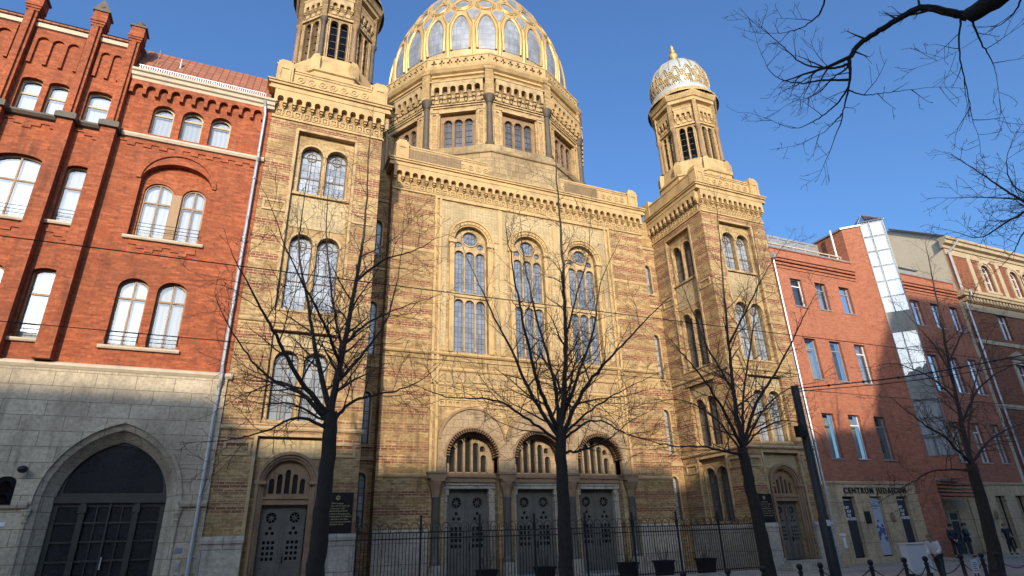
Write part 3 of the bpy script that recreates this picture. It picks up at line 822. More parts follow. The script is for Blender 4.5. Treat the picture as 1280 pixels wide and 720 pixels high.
    # narrow recessed strips either side
    for a, b in ((3.93, X0), (X1, 24.17)):
        Fr_ = Fr(0, YR); u0, u1 = (a+.62, a+1.16) if a < 10 else (a+.35, a+.95)
        zs = ((16.9, 18.75), (11.0, 13.7), (6.35, 8.75), (2.5, 4.75)); m = MB()
        m.plate(Fr_, rect(a, b, 0, zt-.3), [shape(u0, u1, z0, z1, .27, 8) for z0, z1 in zs], 0, -.3, edge=False); m.build('recess_wall', M['banded'], SYN)
        for z0, z1 in zs:
            t = MB()
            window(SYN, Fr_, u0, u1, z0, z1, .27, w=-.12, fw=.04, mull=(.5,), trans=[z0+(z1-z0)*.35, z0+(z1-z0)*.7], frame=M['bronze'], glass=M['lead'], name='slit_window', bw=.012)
            t.arch(Fr_, (u0+u1)/2, z1, .27, .36, -.02, .08, n=10); t.box(Fr_, u0-.1, u1+.1, z0-.12, z0, -.02, .1); t.box(Fr_, u0-.08, u0, z0, z1, -.02, .07); t.box(Fr_, u1, u1+.08, z0, z1, -.02, .07)
            t.build('slit_surround', M['terra2'], SYN)
        for z in (10.3, 15.9, 5.6, 20.3): MB().box(Fr_, a, b, z, z+.18, -.02, .08).build('recess_string', M['terra2'], SYN)

CXD, CYD = AX, 38.2
def drum_and_dome():
    ap, h = 8.2, 8.2*math.tan(pi/12)
    b = MB().lathe(CXD, CYD, [(9.25, 22.8), (9.25, 24.5), (9.0, 24.55), (9.0, 25.1), (9.1, 25.15), (9.1, 25.4), (8.85, 25.5), (8.8, 25.95), (8.0, 26.0)], 12, pi/12); b.build('drum_base', M['basestone'], SYN)
    for k in range(12):
        F = oct_frame(CXD, CYD, ap, k, 12); front = k in (0, 1, 2, 3, 9, 10, 11)
        w = MB(); hole = rect(-1.25, 1.25, 26.15, 29.0)
        w.plate(F, rect(-h, h, 25.9, 32.4), [hole], 0, -.2, edge=False); w.build('drum_wall', M['yellow'], SYN)
        p = MB(); hs = [shape(u-.27, u+.27, 26.25, 28.3, .27, 8) for u in (-.72, 0, .72)]
        p.plate(F, hole, hs, -.2, -.42)
        for u in (-1.08, -.36, .36, 1.08):
            q = F.P(u, 0, -.17); p.lathe(q[0], q[1], [(.08, 26.25), (.05, 26.4), (.05, 28.15), (.1, 28.35)], 6)
        for u in (-.72, 0, .72): p.arch(F, u, 28.3, .27, .34, -.22, -.13, n=8)
        p.build('drum_window_surround', M['brownstone'], SYN)
        if front:
            for u in (-.72, 0, .72): window(SYN, F, u-.27, u+.27, 26.25, 28.3, .27, w=-.3, fw=.035, mull=(.5,), trans=[26.7, 27.2, 27.7, 28.2], frame=M['bronze'], glass=M['leaddark'], name='drum_window', bw=.012)
        else: MB().plate(F, hole, [], -.4, -.4).build('drum_window', M['leaddark'], SYN)
        t = MB()
        for s in (-1, 1):
            t.plate(F, rect(s*1.63-.24, s*1.63+.24, 26.1, 29.1), [rect(s*1.63-.12, s*1.63+.12, 26.25, 28.95)], .07, 0)
        t.plate(F, rect(-1.9, 1.9, 29.15, 29.6), [rect(-1.78, 1.78, 29.25, 29.5)], .08, 0); t.box(F, -1.3, 1.3, 29.0, 29.12, 0, .14)
        if front:
            scallop(t, F, -1.82, 1.82, 6, 31.5, 30.9, 30.5, .19, 0, .42)
            for i in range(6):
                u = -1.5+i*.6; t.box(F, u-.15, u+.15, 29.85, 30.15, 0, .14); t.box(F, u-.1, u+.1, 30.15, 30.4, 0, .22)
            for i in range(7): 
                u = -1.74+i*.58; q = F.P(u, 30.3, .2); t.sphere(q, .15, 6, 4); t.box(F, u-.06, u+.06, 29.9, 30.2, 0, .16)
        t.box(F, -1.95, 1.95, 31.5, 31.62, 0, .46); t.box(F, -1.9, 1.9, 29.7, 29.8, 0, .1)
        if front: MB().box(F, -1.85, 1.85, 29.82, 31.45, -.05, .015).build('bracket_shade_field', M['orndark'], SYN)  # dark strip paints in the shade between the brackets
        t.build('drum_trim', M['terra2'] if k in (0, 11, 10) else M['terra'], SYN)
        a = -pi/2 + pi/12 + k*pi/6; x, y = CXD+8.5*cos(a), CYD+8.5*sin(a)
        c = MB().lathe(x, y, [(.34, 25.95), (.32, 26.2), (.23, 26.3), (.2, 29.5), (.25, 29.55), (.21, 29.6), (.38, 30.0), (.42, 30.15)], 12)
        c.build('drum_column', M['soot'] if k in (11, 0, 1, 10) else M['brownstone'], SYN, smooth=True)
        q = MB().lathe(x, y, [(.42, 30.15), (.42, 32.35), (.5, 32.4), (.5, 32.6)], 4, a+pi/4, cap=True); q.build('corner_pier', M['yellow'], SYN)
    c = MB().lathe(CXD, CYD, [(8.4, 32.15), (8.62, 32.25), (8.62, 32.4), (8.8, 32.5), (8.95, 32.72), (9.0, 32.9), (8.6, 32.95), (8.0, 32.95)], 12, pi/12); c.build('drum_cornice', M['terra'], SYN)
    for k in range(12):
        F = oct_frame(CXD, CYD, 8.35, k, 12); hs = []; h2 = 8.35*math.tan(pi/12)
        for i in range(7):
            u = -1.74+i*.58; e = .07
            hs.append([(u-e, 33.1), (u+e, 33.1), (u+e, 33.32), (u+.2, 33.32), (u+.2, 33.47), (u+e, 33.47), (u+e, 33.68), (u-e, 33.68), (u-e, 33.47), (u-.2, 33.47), (u-.2, 33.32), (u-e, 33.32)])
        cr = MB(); cr.plate(F, rect(-h2, h2, 32.92, 33.8), hs, .1, -.1, True, edge=False); cr.box(F, -h2, h2, 33.8, 33.9, -.12, .14)
        for i in range(8): u = -2.03+i*.58; cr.box(F, u-.09, u+.09, 33.9, 34.02, -.08, .1)
        cr.build('trefoil_parapet', M['terra'], SYN)
    ring = MB().lathe(CXD, CYD, [(8.2, 32.95), (7.85, 33.5), (7.45, 34.05)], 96); ring.build('dome_skirt', M['zinc'], SYN, smooth=True)
    prof = [(7.3, 34.0), (7.43, 34.6), (7.5, 35.4), (7.58, 36.5), (7.56, 37.4), (7.46, 38.4), (7.28, 39.4), (7.0, 40.4), (6.62, 41.4), (6.15, 42.5), (5.75, 43.6), (4.85, 44.7), (4.0, 45.7), (3.0, 46.7), (2.0, 47.5), (1.0, 48.0), (.3, 48.2)]
    dm = MB().lathe(CXD, CYD, prof, 96).build('main_dome', M['goldpale'], SYN, smooth=True)
    def R(z):
        for (r0, z0), (r1, z1) in zip(prof, prof[1:]):
            if z0 <= z <= z1: return r0 + (r1-r0)*(z-z0)/(z1-z0)
        return prof[-1][0]
    def pt(a, z, o): return (CXD+(R(z)+o)*cos(a), CYD+(R(z)+o)*sin(a), z)
    def patch(mb, a0, zs, hf, o):
        A = [(a0-hf(z), z) for z in zs]; B = [(a0+hf(z), z) for z in zs]
        vs = []
        for (l, z), (r, _) in zip(A, B):
            vs += [pt(l+(r-l)*j/4, z, o) for j in range(5)]
        mb.add(vs, [(i*5+j, i*5+j+1, i*5+5+j+1, i*5+5+j) for i in range(len(zs)-1) for j in range(4)])
        return [pt(l, z, o+.03) for l, z in A], [pt(r, z, o+.03) for r, z in B]
    rib = MB()
    st = 2*pi/24
    def hp(z):       # tall light with a pointed head
        w = radians(5.75)
        if z < 37.2: return w*(1 - .08*(37.2-z)/1.7)
        t = (z-37.2)/(39.1-37.2); return w*sqrt(max(0, 1-t**2.0))*(1-.12*t)
    for k in range(24):
        a = -pi/2 + k*st
        m = MB(); zs = [35.5+(37.2-35.5)*i/4 for i in range(5)] + [37.2+1.9*(1-(1-i/9)**1.6) for i in range(1, 10)]
        L, Rr = patch(m, a, zs, hp, .03); m.build('dome_light', M['domepane'], dm, smooth=True)
        rib.tube(L + Rr[::-1], .10, 6)
        zc, hv, ww = 40.75, .72, radians(5.0)
        m = MB(); zs = [zc - hv*cos(pi*i/12) for i in range(13)]
        L, Rr = patch(m, a, zs, lambda z: ww*sqrt(max(0, 1-((z-zc)/hv)**2)), .03); m.build('dome_oval', M['domepane'], dm, smooth=True)
        rib.tube(L + Rr[::-1][1:], .085, 6); 
        L2 = [pt(a + 1.32*ww*cos(t), zc + 1.22*hv*sin(t), .02) for t in [2*pi*i/20 for i in range(21)]]; rib.tube(L2, .07, 5)
        # spandrel lights between the heads
        b = a + st/2; m = MB(); zs = [38.5, 38.9, 39.3, 39.6, 39.9]
        patch(m, b, zs, lambda z: radians({38.5: .2, 38.9: 2.0, 39.3: 3.7, 39.6: 3.6, 39.9: 1.4}[z]), .03); m.build('dome_spandrel', M['domepane'], dm, smooth=True)
        rib.tube([pt(b, z, .03) for z in (34.2, 35, 36, 37, 37.6, 38.2)], .13, 6)
        rib.tube([pt(b - s_*(0 if z < 38.0 else radians(3.9)*min(1, (z-38.0)/1.4)), z, .04) for s_ in (1,) for z in (37.9, 38.4, 38.9, 39.4, 39.9, 40.4)], .07, 5)
        rib.tube([pt(b + (0 if z < 38.0 else radians(3.9)*min(1, (z-38.0)/1.4)), z, .04) for z in (37.9, 38.4, 38.9, 39.4, 39.9, 40.4)], .07, 5)
        m = MB(); patch(m, b, [41.6, 42.2, 43.0, 43.9, 44.8, 45.6], lambda z: radians({41.6: .8, 42.2: 3.2, 43.0: 4.4, 43.9: 4.2, 44.8: 3.2, 45.6: .6}[z]), .03); m.build('dome_upper_light', M['domepane'], dm, smooth=True)
        rib.tube([pt(a, z, .03) for z in (41.9, 43.0, 44.2, 45.2, 46.2, 47.2)], .09, 5)
    for z, r in ((34.3, .16), (34.75, .08)): rib.tube([pt(2*pi*i/96, z, .03) for i in range(97)], r, 6)
    rib.build('dome_rib', M['gold'], dm, smooth=True)
    l = MB().lathe(CXD, CYD, [(.9, 48.3), (.8, 48.8), (.5, 49.2), (.6, 49.6), (.3, 50.1), (.12, 50.6), (.3, 51), (0, 51.8)], 16); l.build('dome_finial', M['gold'], SYN, smooth=True)

tower(-1.35, 3.93, True)
tower(24.17, 29.42, False)
main_block()
drum_and_dome()
turret(1.29, 27.7, True)
turret(26.8, 27.7, False)
# ------------------------------------------------------------------ red brick house on the left
HOUSE = thing('brick_house', 'orange red brick house with grey stone ground floor and pointed arch gate', 'house', (-7.0, 25.0, 0))
def left_house():
    F = Fr(0, 25.0); XR, XL = -1.36, -15.0
    m = MB(); holes = []
    W = []                                  # u0,u1,v0,vs,rise,mull,trans
    for a in (-6.13, -4.98, -3.83): W.append((a+.06, a+.9, 18.45, 19.65, .40, (), (19.6,)))
    for a, b in ((-10.85, -10.12), (-9.9, -9.2), (-8.52, -7.66)): W.append((a, b, 18.42, 19.9, .16, (), (19.35,)))
    for a, b, s in ((-8.45, -7.6, 16.1),): W.append((a, b, 13.7, s, .18, (.5,) if b-a > 1 else (), (15.3,)))
    W.append((-8.5, -7.62, 8.95, 11.5, .2, (), (10.7,)))
    W.append((-10.85, -9.15, 13.6, 16.0, .38, (.5,), (15.3,))); W.append((-10.85, -9.3, 8.95, 11.4, .35, (.5,), (10.7,)))
    W.append((-13.6, -11.9, 13.6, 16.0, .38, (.5,), (15.3,))); W.append((-13.6, -12.0, 8.95, 11.4, .35, (.5,), (10.7,)))
    W.append((-13.0, -12.2, 18.42, 19.9, .16, (), (19.35,)))
    for a, b in ((-5.72, -4.68), (-4.38, -3.34)): W.append((a, b, 8.95, 11.25, .45, (.5,), (10.9,)))
    big = shape(-5.87, -3.23, 13.5, 16.2, .95, 18)
    wall = rect(XL, XR, 7.9, 21.0)
    m.plate(F, wall, [shape(*w[:5]) for w in W] + [big], 0, -.3, edge=False)
    # gable wall above the eaves, with blind arches sunk into it
    g = rect(XL, -7.2, 21.0, 23.0)
    m.plate(F, g, [], 0, 0)
    m.plate(Fr(-7.2, 25, 0, 1), rect(0, 6, 21.0, 23.0), [], 0, 0); m.plate(Fr(XR, 25, 0, 1), rect(0, 12, 0, 21.0), [], 0, 0)
    inner = [shape(-5.72, -4.62, 13.62, 15.75, .5), shape(-4.3, -3.38, 13.62, 15.75, .46)]
    m.plate(F, big, inner, -.3, -.5)
    m.build('brick_wall', M['redL'], HOUSE)
    for w in W:
        window(HOUSE, F, *w[:5], w=-.2, fw=.07, mull=w[5], trans=w[6], frame=M['woodlight'] if w[2] > 18 else M['wood'], glass=M['glassL'], curtain=M['curtain2' if int(abs(w[0]*7+w[2])) % 3 == 0 else 'curtain'], name='house_window', bw=.03)
    for a, b, r in ((-5.72, -4.62, .5), (-4.3, -3.38, .46)):
        window(HOUSE, F, a, b, 13.62, 15.75, r, w=-.38, fw=.07, mull=(.5,), trans=(15.3,), frame=M['wood'], glass=M['glassL'], curtain=M['curtain'], name='house_window', bw=.03)
    for a, b, z in [(w[0], w[1], w[2]) for w in W if w[2] < 18] + [(-5.75, -3.35, 13.62)]:
        rl = MB()
        for q in (.18, .34, .5): rl.tube([F.P(a, z+q, .03), F.P(b, z+q, .03)], .013, 4)
        for q in (a, b): rl.tube([F.P(q, z+.12, .03), F.P(q, z+.55, .03)], .015, 4)
        rl.build('window_rail', M['iron'], HOUSE)
    MB().box(F, -4.62, -4.3, 13.6, 15.8, -.48, -.27).build('window_pier', M['wood'], HOUSE)
    # brick relief: stepped aprons, blind arcades, frieze
    for a, b, z in ((-10.9, -9.1, 18.0), (-8.55, -7.6, 18.0), (-7.0, -1.6, 18.0), (-5.75, -3.35, 13.25), (-8.5, -7.6, 13.3), (-10.85, -9.2, 13.3)):
        n = int((b-a)/.3); s = (b-a)/n; d = MB(); P = [(b, z), (a, z)]
        for i in range(n):
            h = (.12, .26, .4, .26)[i % 4] if b-a < 4 else (.14, .3)[i % 2]
            P += [(a+i*s, z-h), (a+(i+1)*s, z-h)]
        d.plate(F, P, [], .05, 0); d.build('stepped_apron', M['redL'], HOUSE)
    for u0, u1, n in ((-10.85, -9.2, 3), (-8.55, -7.62, 2), (-14, -11.6, 4)):
        d = MB(); scallop(d, F, u0-.05, u1+.05, n, 22.55, 21.95, 20.75, .13, 0, .11, drop=False); d.build('blind_arcade', M['redL'], HOUSE)
    d = MB(); d.arch(F, -4.55, 16.2, 1.34, 1.5, -.02, .07, n=22); d.build('relieving_arch', M['redL'], HOUSE)
    d = MB(); scallop(d, F, -7.1, -1.62, 11, 21.0, 20.62, 20.3, .14, 0, .2, drop=False); d.build('arch_frieze', M['redL'], HOUSE)
    for a, b, z in ((-6.0, -3.12, 13.38), (-8.6, -7.5, 13.55), (-10.95, -9.05, 13.48), (-8.6, -7.52, 8.83), (-5.88, -3.2, 8.8), (-10.95, -9.2, 8.83)):
        s = MB(); s.sweep(F, [(-.2, z), (.1, z-.02), (.14, z+.04), (.14, z+.1), (-.2, z+.13)], a, b)
        s.build('window_sill', M['trimL'], HOUSE)
    for args in (([(0, 22.62), (.12, 22.66), (.14, 22.85), (0, 22.9)], XL, -7.3), ([(0, 7.86), (.12, 7.9), (.2, 8.0), (.2, 8.08), (.05, 8.16), (0, 8.16)], XL, XR+.15)):
        MB().sweep(F, *args).build('string_course', M['trimL'], HOUSE)
    t = MB()
    t.sweep(F, [(0, 18.08), (.1, 18.1), (.16, 18.2), (.16, 18.27), (.06, 18.33), (0, 18.36)], -6.95, XR)
    t.build('string_course', M['trimL'], HOUSE)
    t2 = MB(); t2.sweep(F, [(0, 18.08), (.14, 18.12), (.24, 18.22), (.24, 18.3), (.05, 18.42), (0, 18.42)], XL, -6.95)
    for u in (-11.2, -8.86, -7.36): t2.box(F, u-.36, u+.36, 18.1, 18.34, 0, .55); t2.box(F, u-.3, u+.3, 18.34, 18.44, 0, .45)
    t2.build('dark_string_course', M['darkstone'], HOUSE)
    for u, top, ball in ((-13.6, 24.1, 0), (-11.2, 24.1, 0), (-8.86, 24.1, 0), (-7.36, 23.75, 1)):
        p = MB(); p.box(F, u-.27, u+.27, 8.16, 18.1, 0, .42); p.build('pilaster', M['redL'], HOUSE)
        q = MB(); q.box(F, u-.2, u+.2, 18.44, top-.85, 0, .32); q.box(F, u-.09, u+.09, 18.44, top-.85, .32, .42)
        for i in range(3): q.box(F, u-.24-.03*i, u+.24+.03*i, top-.85+i*.12, top-.75+i*.12, -.2, .36+.03*i)
        q.box(F, u-.27, u+.27, top-.49, top, -.25, .34); q.build('gable_pier', M['redL'], HOUSE)
        c = MB(); c.box(F, u-.33, u+.33, top, top+.1, -.3, .4)
        if ball:
            c.sphere(F.P(u, top+.33, .05), .2, 14, 8); c.box(F, u-.1, u+.1, top+.1, top+.18, -.05, .15)
        else:
            pp = [F.P(u-.3, top+.1, .38), F.P(u+.3, top+.1, .38), F.P(u+.3, top+.1, -.28), F.P(u-.3, top+.1, -.28), F.P(u, top+.72, .38), F.P(u, top+.72, -.28)]
            c.add(pp, [(0, 1, 4), (2, 3, 5), (1, 2, 5, 4), (3, 0, 4, 5)]); c.arch(F, u, top+.28, 0.0, .09, .38, .41, 0, 2*pi, 10)
        c.build('pier_cap', M['darkstone'], HOUSE)
    r = MB(); r.add([(-15, 24.75, 23.0), (-7.2, 24.75, 23.0), (-7.2, 25.3, 23.35), (-15, 25.3, 23.35)], [(0, 1, 2, 3)]); r.bx(-15, -7.2, 24.8, 25.3, 22.9, 23.0)
    r.add([(-15, 25.3, 23.35), (-7.2, 25.3, 23.35), (-7.2, 30, 25), (-15, 30, 25)], [(0, 1, 2, 3)])
    r.add([(-7.2, 24.75, 21.42), (-1.5, 24.75, 21.42), (-1.5, 26.3, 23.95), (-7.2, 26.3, 23.95)], [(0, 1, 2, 3)])
    r.add([(-7.2, 26.3, 23.95), (-1.5, 26.3, 23.95), (-1.5, 32, 25), (-7.2, 32, 25)], [(0, 1, 2, 3)])
    rf = r.build('tiled_roof', M['tiles'], HOUSE)
    v = MB().tube([(-6.5, 25.4, 22.3), (-6.5, 25.4, 23.4)], .012, 4); v.tube([(-5.6, 25.6, 22.6), (-5.6, 25.6, 23.3)], .05, 6); v.build('roof_vent', M['pipe'], rf)
    e = MB(); e.sweep(F, [(0, 20.98), (.18, 21.02), (.22, 21.14), (.3, 21.18), (.34, 21.32), (.42, 21.36), (.44, 21.46), (0, 21.48)], -7.15, XR+.1); e.build('eaves_cornice', M['trimL'], HOUSE)
    sn = MB()
    for i in range(57): u = -6.95+i*.093; sn.box(F, u-.018, u+.018, 21.52, 21.86, .12, .15)
    for z in (21.5, 21.84): sn.box(F, -7.0, -1.75, z, z+.04, .11, .16)
    sn.build('snow_guard', M['zinc'], HOUSE)
    # stone ground floor
    b = MB(); go = gothic(-4.42, 2.12, 0, 3.35, 2.72, 14); b.plate(F, rect(XL, XR, 0, 7.9), [go], .1, -.1)
    gi = gothic(-4.42, 1.68, 0, 3.35, 2.15, 14); gm = gothic(-4.42, 1.95, 0, 3.35, 2.5, 14)
    b.build('stone_base', M['stoneL'], HOUSE)
    a = MB(); a.loft(F, go, .1, gm, -.02); a.loft(F, gm, -.02, gm, -.12); a.loft(F, gm, -.12, gi, -.5); a.loft(F, gi, -.5, gi, -.7)
    hood = gothic(-4.42, 2.22, 3.3, 3.35, 2.86, 14); a.strip(F, hood[2:], go[2:], .1, .17)
    a.build('gate_arch', M['stoneL'], HOUSE)
    for u0, u1, u in ((XL, -6.62, -6.6), (-2.22, XR, -2.24)):
        i_ = MB(); i_.sweep(F, [(.1, 3.2), (.2, 3.24), (.24, 3.34), (.24, 3.42), (.1, 3.46)], u0, u1)
        p = F.P(u, 0, .12); i_.lathe(p[0], p[1], [(.1, 0), (.1, .3), (.06, .4), (.06, 2.75), (.1, 2.8), (.07, 2.85), (.15, 3.1), (.15, 3.2)], 8)
        i_.build('impost_band', M['stoneL'], HOUSE)
    gt = MB(); F2 = F; w = -.6
    gt.plate(F, gi, [rect(-5.95, -5.3, .9, 3.3), rect(-5.15, -3.7, .9, 3.3), rect(-3.55, -2.9, .9, 3.3), [p for p in gothic(-4.42, 1.5, 3.75, 3.8, 1.6, 10)]], w, w-.1)
    gt.box(F, -6.1, -2.74, 3.42, 3.62, w, w+.12)
    for u in (-5.22, -3.62): gt.box(F, u-.09, u+.09, .3, 3.45, w, w+.1); gt.box(F, u-.12, u+.12, 3.1, 3.3, w, w+.14)
    gt.box(F, -4.45, -4.39, .3, 3.4, w, w+.08)
    for z in (1.55, 2.15, 2.75): gt.box(F, -5.15, -3.7, z, z+.06, w-.05, w+.03); gt.box(F, -5.95, -5.3, z, z+.05, w-.05, w+.02); gt.box(F, -3.55, -2.9, z, z+.05, w-.05, w+.02)
    for u in (-4.8, -4.05): gt.box(F, u-.02, u+.02, .9, 3.3, w-.05, w+.02)
    gt.box(F, -6.05, -2.8, 0, .9, w-.05, w+.02)
    go_ = gt.build('arched_gate', M['doordark'], HOUSE)
    MB().plate(F, gi, [], w-.07, w-.07).build('pane', plain_glass, go_)
    MB().box(F, -4.37, -4.33, 1.3, 1.7, w+.05, w+.12).build('handle', M['pipe'], go_)
    gr = MB().box(F, -6.05, -2.8, .0, .32, w+.05, w+.4); gr.build('gate_threshold', M['brownstone'], HOUSE)
    # things screwed to the wall
    c = MB(); p = F.P(-6.95, 4.42, .4); c.sphere(p, .15, 12, 8, (1, 1.2, .8)); c.tube([F.P(-6.95, 4.5, .1), F.P(-6.95, 4.5, .42)], .03, 6); c.build('wall_lamp', M['iron'], HOUSE)
    n = MB(); n.box(F, -7.25, -7.08, 2.7, 2.82, .1, .13); n.build('wall_notice', M['white'], HOUSE)
    k = MB(); k.box(F, -2.12, -1.92, 1.75, 1.9, .1, .14); k.build('blue_wall_plate', plain('blue_enamel', (.16,.22,.34), .4), HOUSE)
    bp = MB(); bp.box(F, -2.06, -1.93, 1.2, 1.45, .1, .14); bp.box(F, -2.15, -2.05, 1.0, 1.12, .1, .13); bp.box(F, -1.92, -1.8, 1.0, 1.12, .1, .13); bp.build('bell_panel', M['pipe'], HOUSE)
    dp = MB(); x, y = -1.62, 24.8
    dp.tube([(x-.1, 24.62, 21.3), (x-.05, 24.75, 21.0), (x, y, 20.6), (x, y, 18.45), (x+.02, 24.7, 18.3), (x+.02, 24.7, 18.1), (x, y, 17.9), (x, y, 8.4), (x+.03, 24.68, 8.1), (x+.03, 24.68, 7.8), (x, 24.78, 7.5), (x, 24.78, 0)], .065, 8)
    for z in (2, 5, 11, 14, 17): dp.lathe(x, 24.79, [(.085, z), (.085, z+.08)], 8)
    dp.build('downpipe', M['pipe'], HOUSE)
plain_glass = leaded('gate_glass', (.015,.017,.018), (.02,.02,.02), 3, 3, .06, .8, .1)
left_house()
# ------------------------------------------------------------------ red brick centre on the right
def text_mesh(name, s, size, F, u, v, w, m, parent, align='LEFT', ext=.0, spacing=1.0, bold=0.0):
    cu = bpy.data.curves.new(name, 'FONT'); cu.body = s; cu.size = size; cu.align_x = align; cu.extrude = ext
    cu.space_character = spacing; cu.offset = bold; cu.resolution_u = 3
    o = bpy.data.objects.new(name, cu); C.objects.link(o)
    bpy.context.view_layer.update()
    me = bpy.data.meshes.new_from_object(o.evaluated_get(bpy.context.evaluated_depsgraph_get()))
    bpy.data.objects.remove(o); bpy.data.curves.remove(cu)
    b = MB(); b.add([F.P(u + p.co.x, v + p.co.y, w + p.co.z) for p in me.vertices], [tuple(p.vertices) for p in me.polygons])
    bpy.data.meshes.remove(me)
    return b.build(name, m, parent)

CEN = thing('cultural_centre', 'modern red brick office building with glazed stair shaft and tan stone ground floor', 'office', (37.0, 25.0, 0))
def centre():
    F = Fr(0, 25.0); XL, XM0, XM1, XR = 29.45, 37.1, 40.9, 48.3
    rows = ((15.07, 17.0), (10.3, 12.9), (5.58, 8.2)); cl = (31.2, 33.4, 35.65); cr = (42.9, 45.15, 47.3)
    m = MB()
    for a, b, cs in ((XL, XM0, cl), (XM1-.1, XR, cr)):
        m.plate(F, rect(a, b, 4.3, 19.0), [rect(c-.5, c+.5, z0, z1) for c in cs for z0, z1 in rows], 0, -.28, edge=False)
        for z, w in ((17.62, .05), (17.85, .1), (18.1, .15), (18.3, .2)): m.box(F, a, b, z, z+.14, -.05, w)
        m.box(F, a, b, 19.0, 19.06, -.3, .06)
    # angled brick wall of the stair shaft, running back above the parapet
    G = Fr(37.1, 25.0, .7071, -.7071); L = 1.18; LW = 2.68
    m.plate(G, rect(0, L, 0, 21.75), [], 0, -.25)
    H2 = Fr(39.0, 23.1, .7071, .7071)
    m.plate(H2, rect(0, 2.68, 4.4, 21.9), [], 0, 0)
    m.plate(Fr(37.1, 31, 0, -1), rect(0, 6.0, 18.5, 21.75), [], 0, 0)
    m.add([(37.1, 25, 21.75), (38.0, 24.1, 21.75), (40.9, 25, 21.75), (40.9, 31, 21.75), (37.1, 31, 21.75)], [(0, 1, 2, 3, 4)])
    m.plate(G, rect(L, LW, 4.4, 5.75), [], -.02, -.02)
    m.build('brick_wall', M['redR'], CEN)
    tr = MB(); tr.box(G, -.1, L+.05, 21.75, 21.87, -.3, .1); tr.box(Fr(37.1, 31, 0, -1), 0, 6.0, 21.75, 21.87, -.2, .1); tr.build('coping', M['alu'], CEN)
    for a, b in ((XL, XM0-.02), (XM1, XR)): MB().box(F, a, b, 19.06, 19.14, -.35, .08).build('coping', M['alu'], CEN)
    for cs in (cl, cr):
        for i, c in enumerate(cs):
            for j, (z0, z1) in enumerate(rows):
                window(CEN, F, c-.5, c+.5, z0, z1, w=-.17, fw=.06, mull=(), trans=(z1-.62,) if j else (z1-.5,), frame=M['white'] if (i+j) % 3 == 0 else M['alu'], glass=M['glassR'],
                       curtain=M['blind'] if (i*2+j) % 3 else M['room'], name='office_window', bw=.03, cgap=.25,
                       extra=lambda mm, c=c, z0=z0, z1=z1: mm.box(F, c-.43, c-.40, z0+.06, z1-.66, -.24, -.16))
    sl = MB()
    for cs in (cl, cr):
        for c in cs:
            for z0, z1 in rows: sl.box(F, c-.55, c+.55, z0-.06, z0, -.17, .05)
    sl.build('window_sill', M['alu'], CEN)
    # glazed side of the shaft: two columns of panes between bars
    u0, u1, um = L, LW, L+.62
    zs = [5.75, 6.9, 8.05, 9.2, 10.5, 11.55, 12.6, 13.7, 15.1, 16.25, 17.4, 18.55, 19.7, 20.85, 22.0]
    fr = MB()
    for u in (u0+.03, um, u1-.03): fr.box(G, u-.028, u+.028, 5.75, 22.0, -.08, .04)
    for z in zs: fr.box(G, u0, u1, z-.022, z+.022, -.08, .03)
    fr.build('shaft_frame', M['shaftbar'], CEN)
    for k in range(len(zs)-1):
        solid = k in (3, 7)
        for a, b in ((u0, um), (um, u1)):
            p = MB(); p.plate(G, rect(a, b, zs[k], zs[k+1]), [], 0, 0)
            p.build('spandrel_panel' if solid else 'shaft_pane', M['zincdark2'] if solid else M['glassS'], CEN)
    bk = MB(); bk.plate(G, rect(u0, u1, 5.75, 22), [], -.14, -.14)
    bk.build('shaft_blind', M['shaftblind'], CEN)
    py = MB(); A = [G.P(L-.05, 22.02, .06), G.P(LW+.05, 22.02, .06), (40.95, 25.0, 22.02), (39.0, 25.9, 22.02), (38.95, 24.5, 23.05)]
    py.add(A, [(0, 1, 4), (1, 2, 4), (2, 3, 4), (3, 0, 4)]); pyo = py.build('glass_pyramid', M['glassS'], CEN)
    pf = MB()
    for i, j in ((0, 4), (1, 4), (2, 4), (3, 4), (0, 1), (1, 2), (2, 3), (3, 0)): pf.tube([A[i], A[j]], .04, 5)
    pf.build('pyramid_bar', M['alu'], pyo)
    # stone ground floor: three openings either side of the entrance
    s = MB(); ol = [rect(c-.5, c+.5, .33, 3.5) for c in cl]; orr = [rect(c-.5, c+.5, .33, 3.5) for c in cr]
    for a, b, q in ((XL, XM0, ol), (XM1+.9, XR, orr)):
        s = MB(); s.plate(F, rect(a, b, 0, 4.18), q, .06, -.4); s.box(F, a, b, 4.18, 4.32, 0, .12); s.box(F, a, b, 0, .3, .06, .12)
        s.build('stone_base', M['stoneR'], CEN)
    # entrance: louvre canopy, lobby wall and doors
    lv = MB()
    for i in range(5): 
        z = 3.3+i*.21; lv.sweep(Fr(38.0, 24.05, 1, -.06), [(-.3, z), (.05, z-.02), (.05, z+.02), (-.22, z+.16), (-.3, z+.16)], 0, 2.95)
    lv.build('louvre_canopy', M['redR'], CEN)
    e = MB(); e.plate(F, rect(XM0, XM1+.95, 0, 4.4), [rect(38.4, 39.55, .1, 2.6), rect(39.65, 40.6, .1, 2.6)], -.02, -.2)
    e.build('entrance_wall', M['stoneR'], CEN)
    for a, b in ((38.4, 39.55), (39.65, 40.6)):
        d = MB(); d.plate(F, rect(a, b, .1, 2.6), [rect(a+.1, b-.1, .2, 2.5)], -.1, -.16); d.box(F, a, b, 2.05, 2.12, -.16, -.09)
        do = d.build('entrance_door', M['alu'], CEN); MB().plate(F, rect(a, b, .1, 2.6), [], -.14, -.14).build('pane', plain_glass, do)
        MB().box(F, b-.25, b-.2, .9, 1.4, -.1, -.02).build('handle', M['pipe'], do)
    n = MB().box(F, 38.22, 38.36, 1.3, 1.6, -.02, .0); n.build('door_notice', M['white'], CEN)
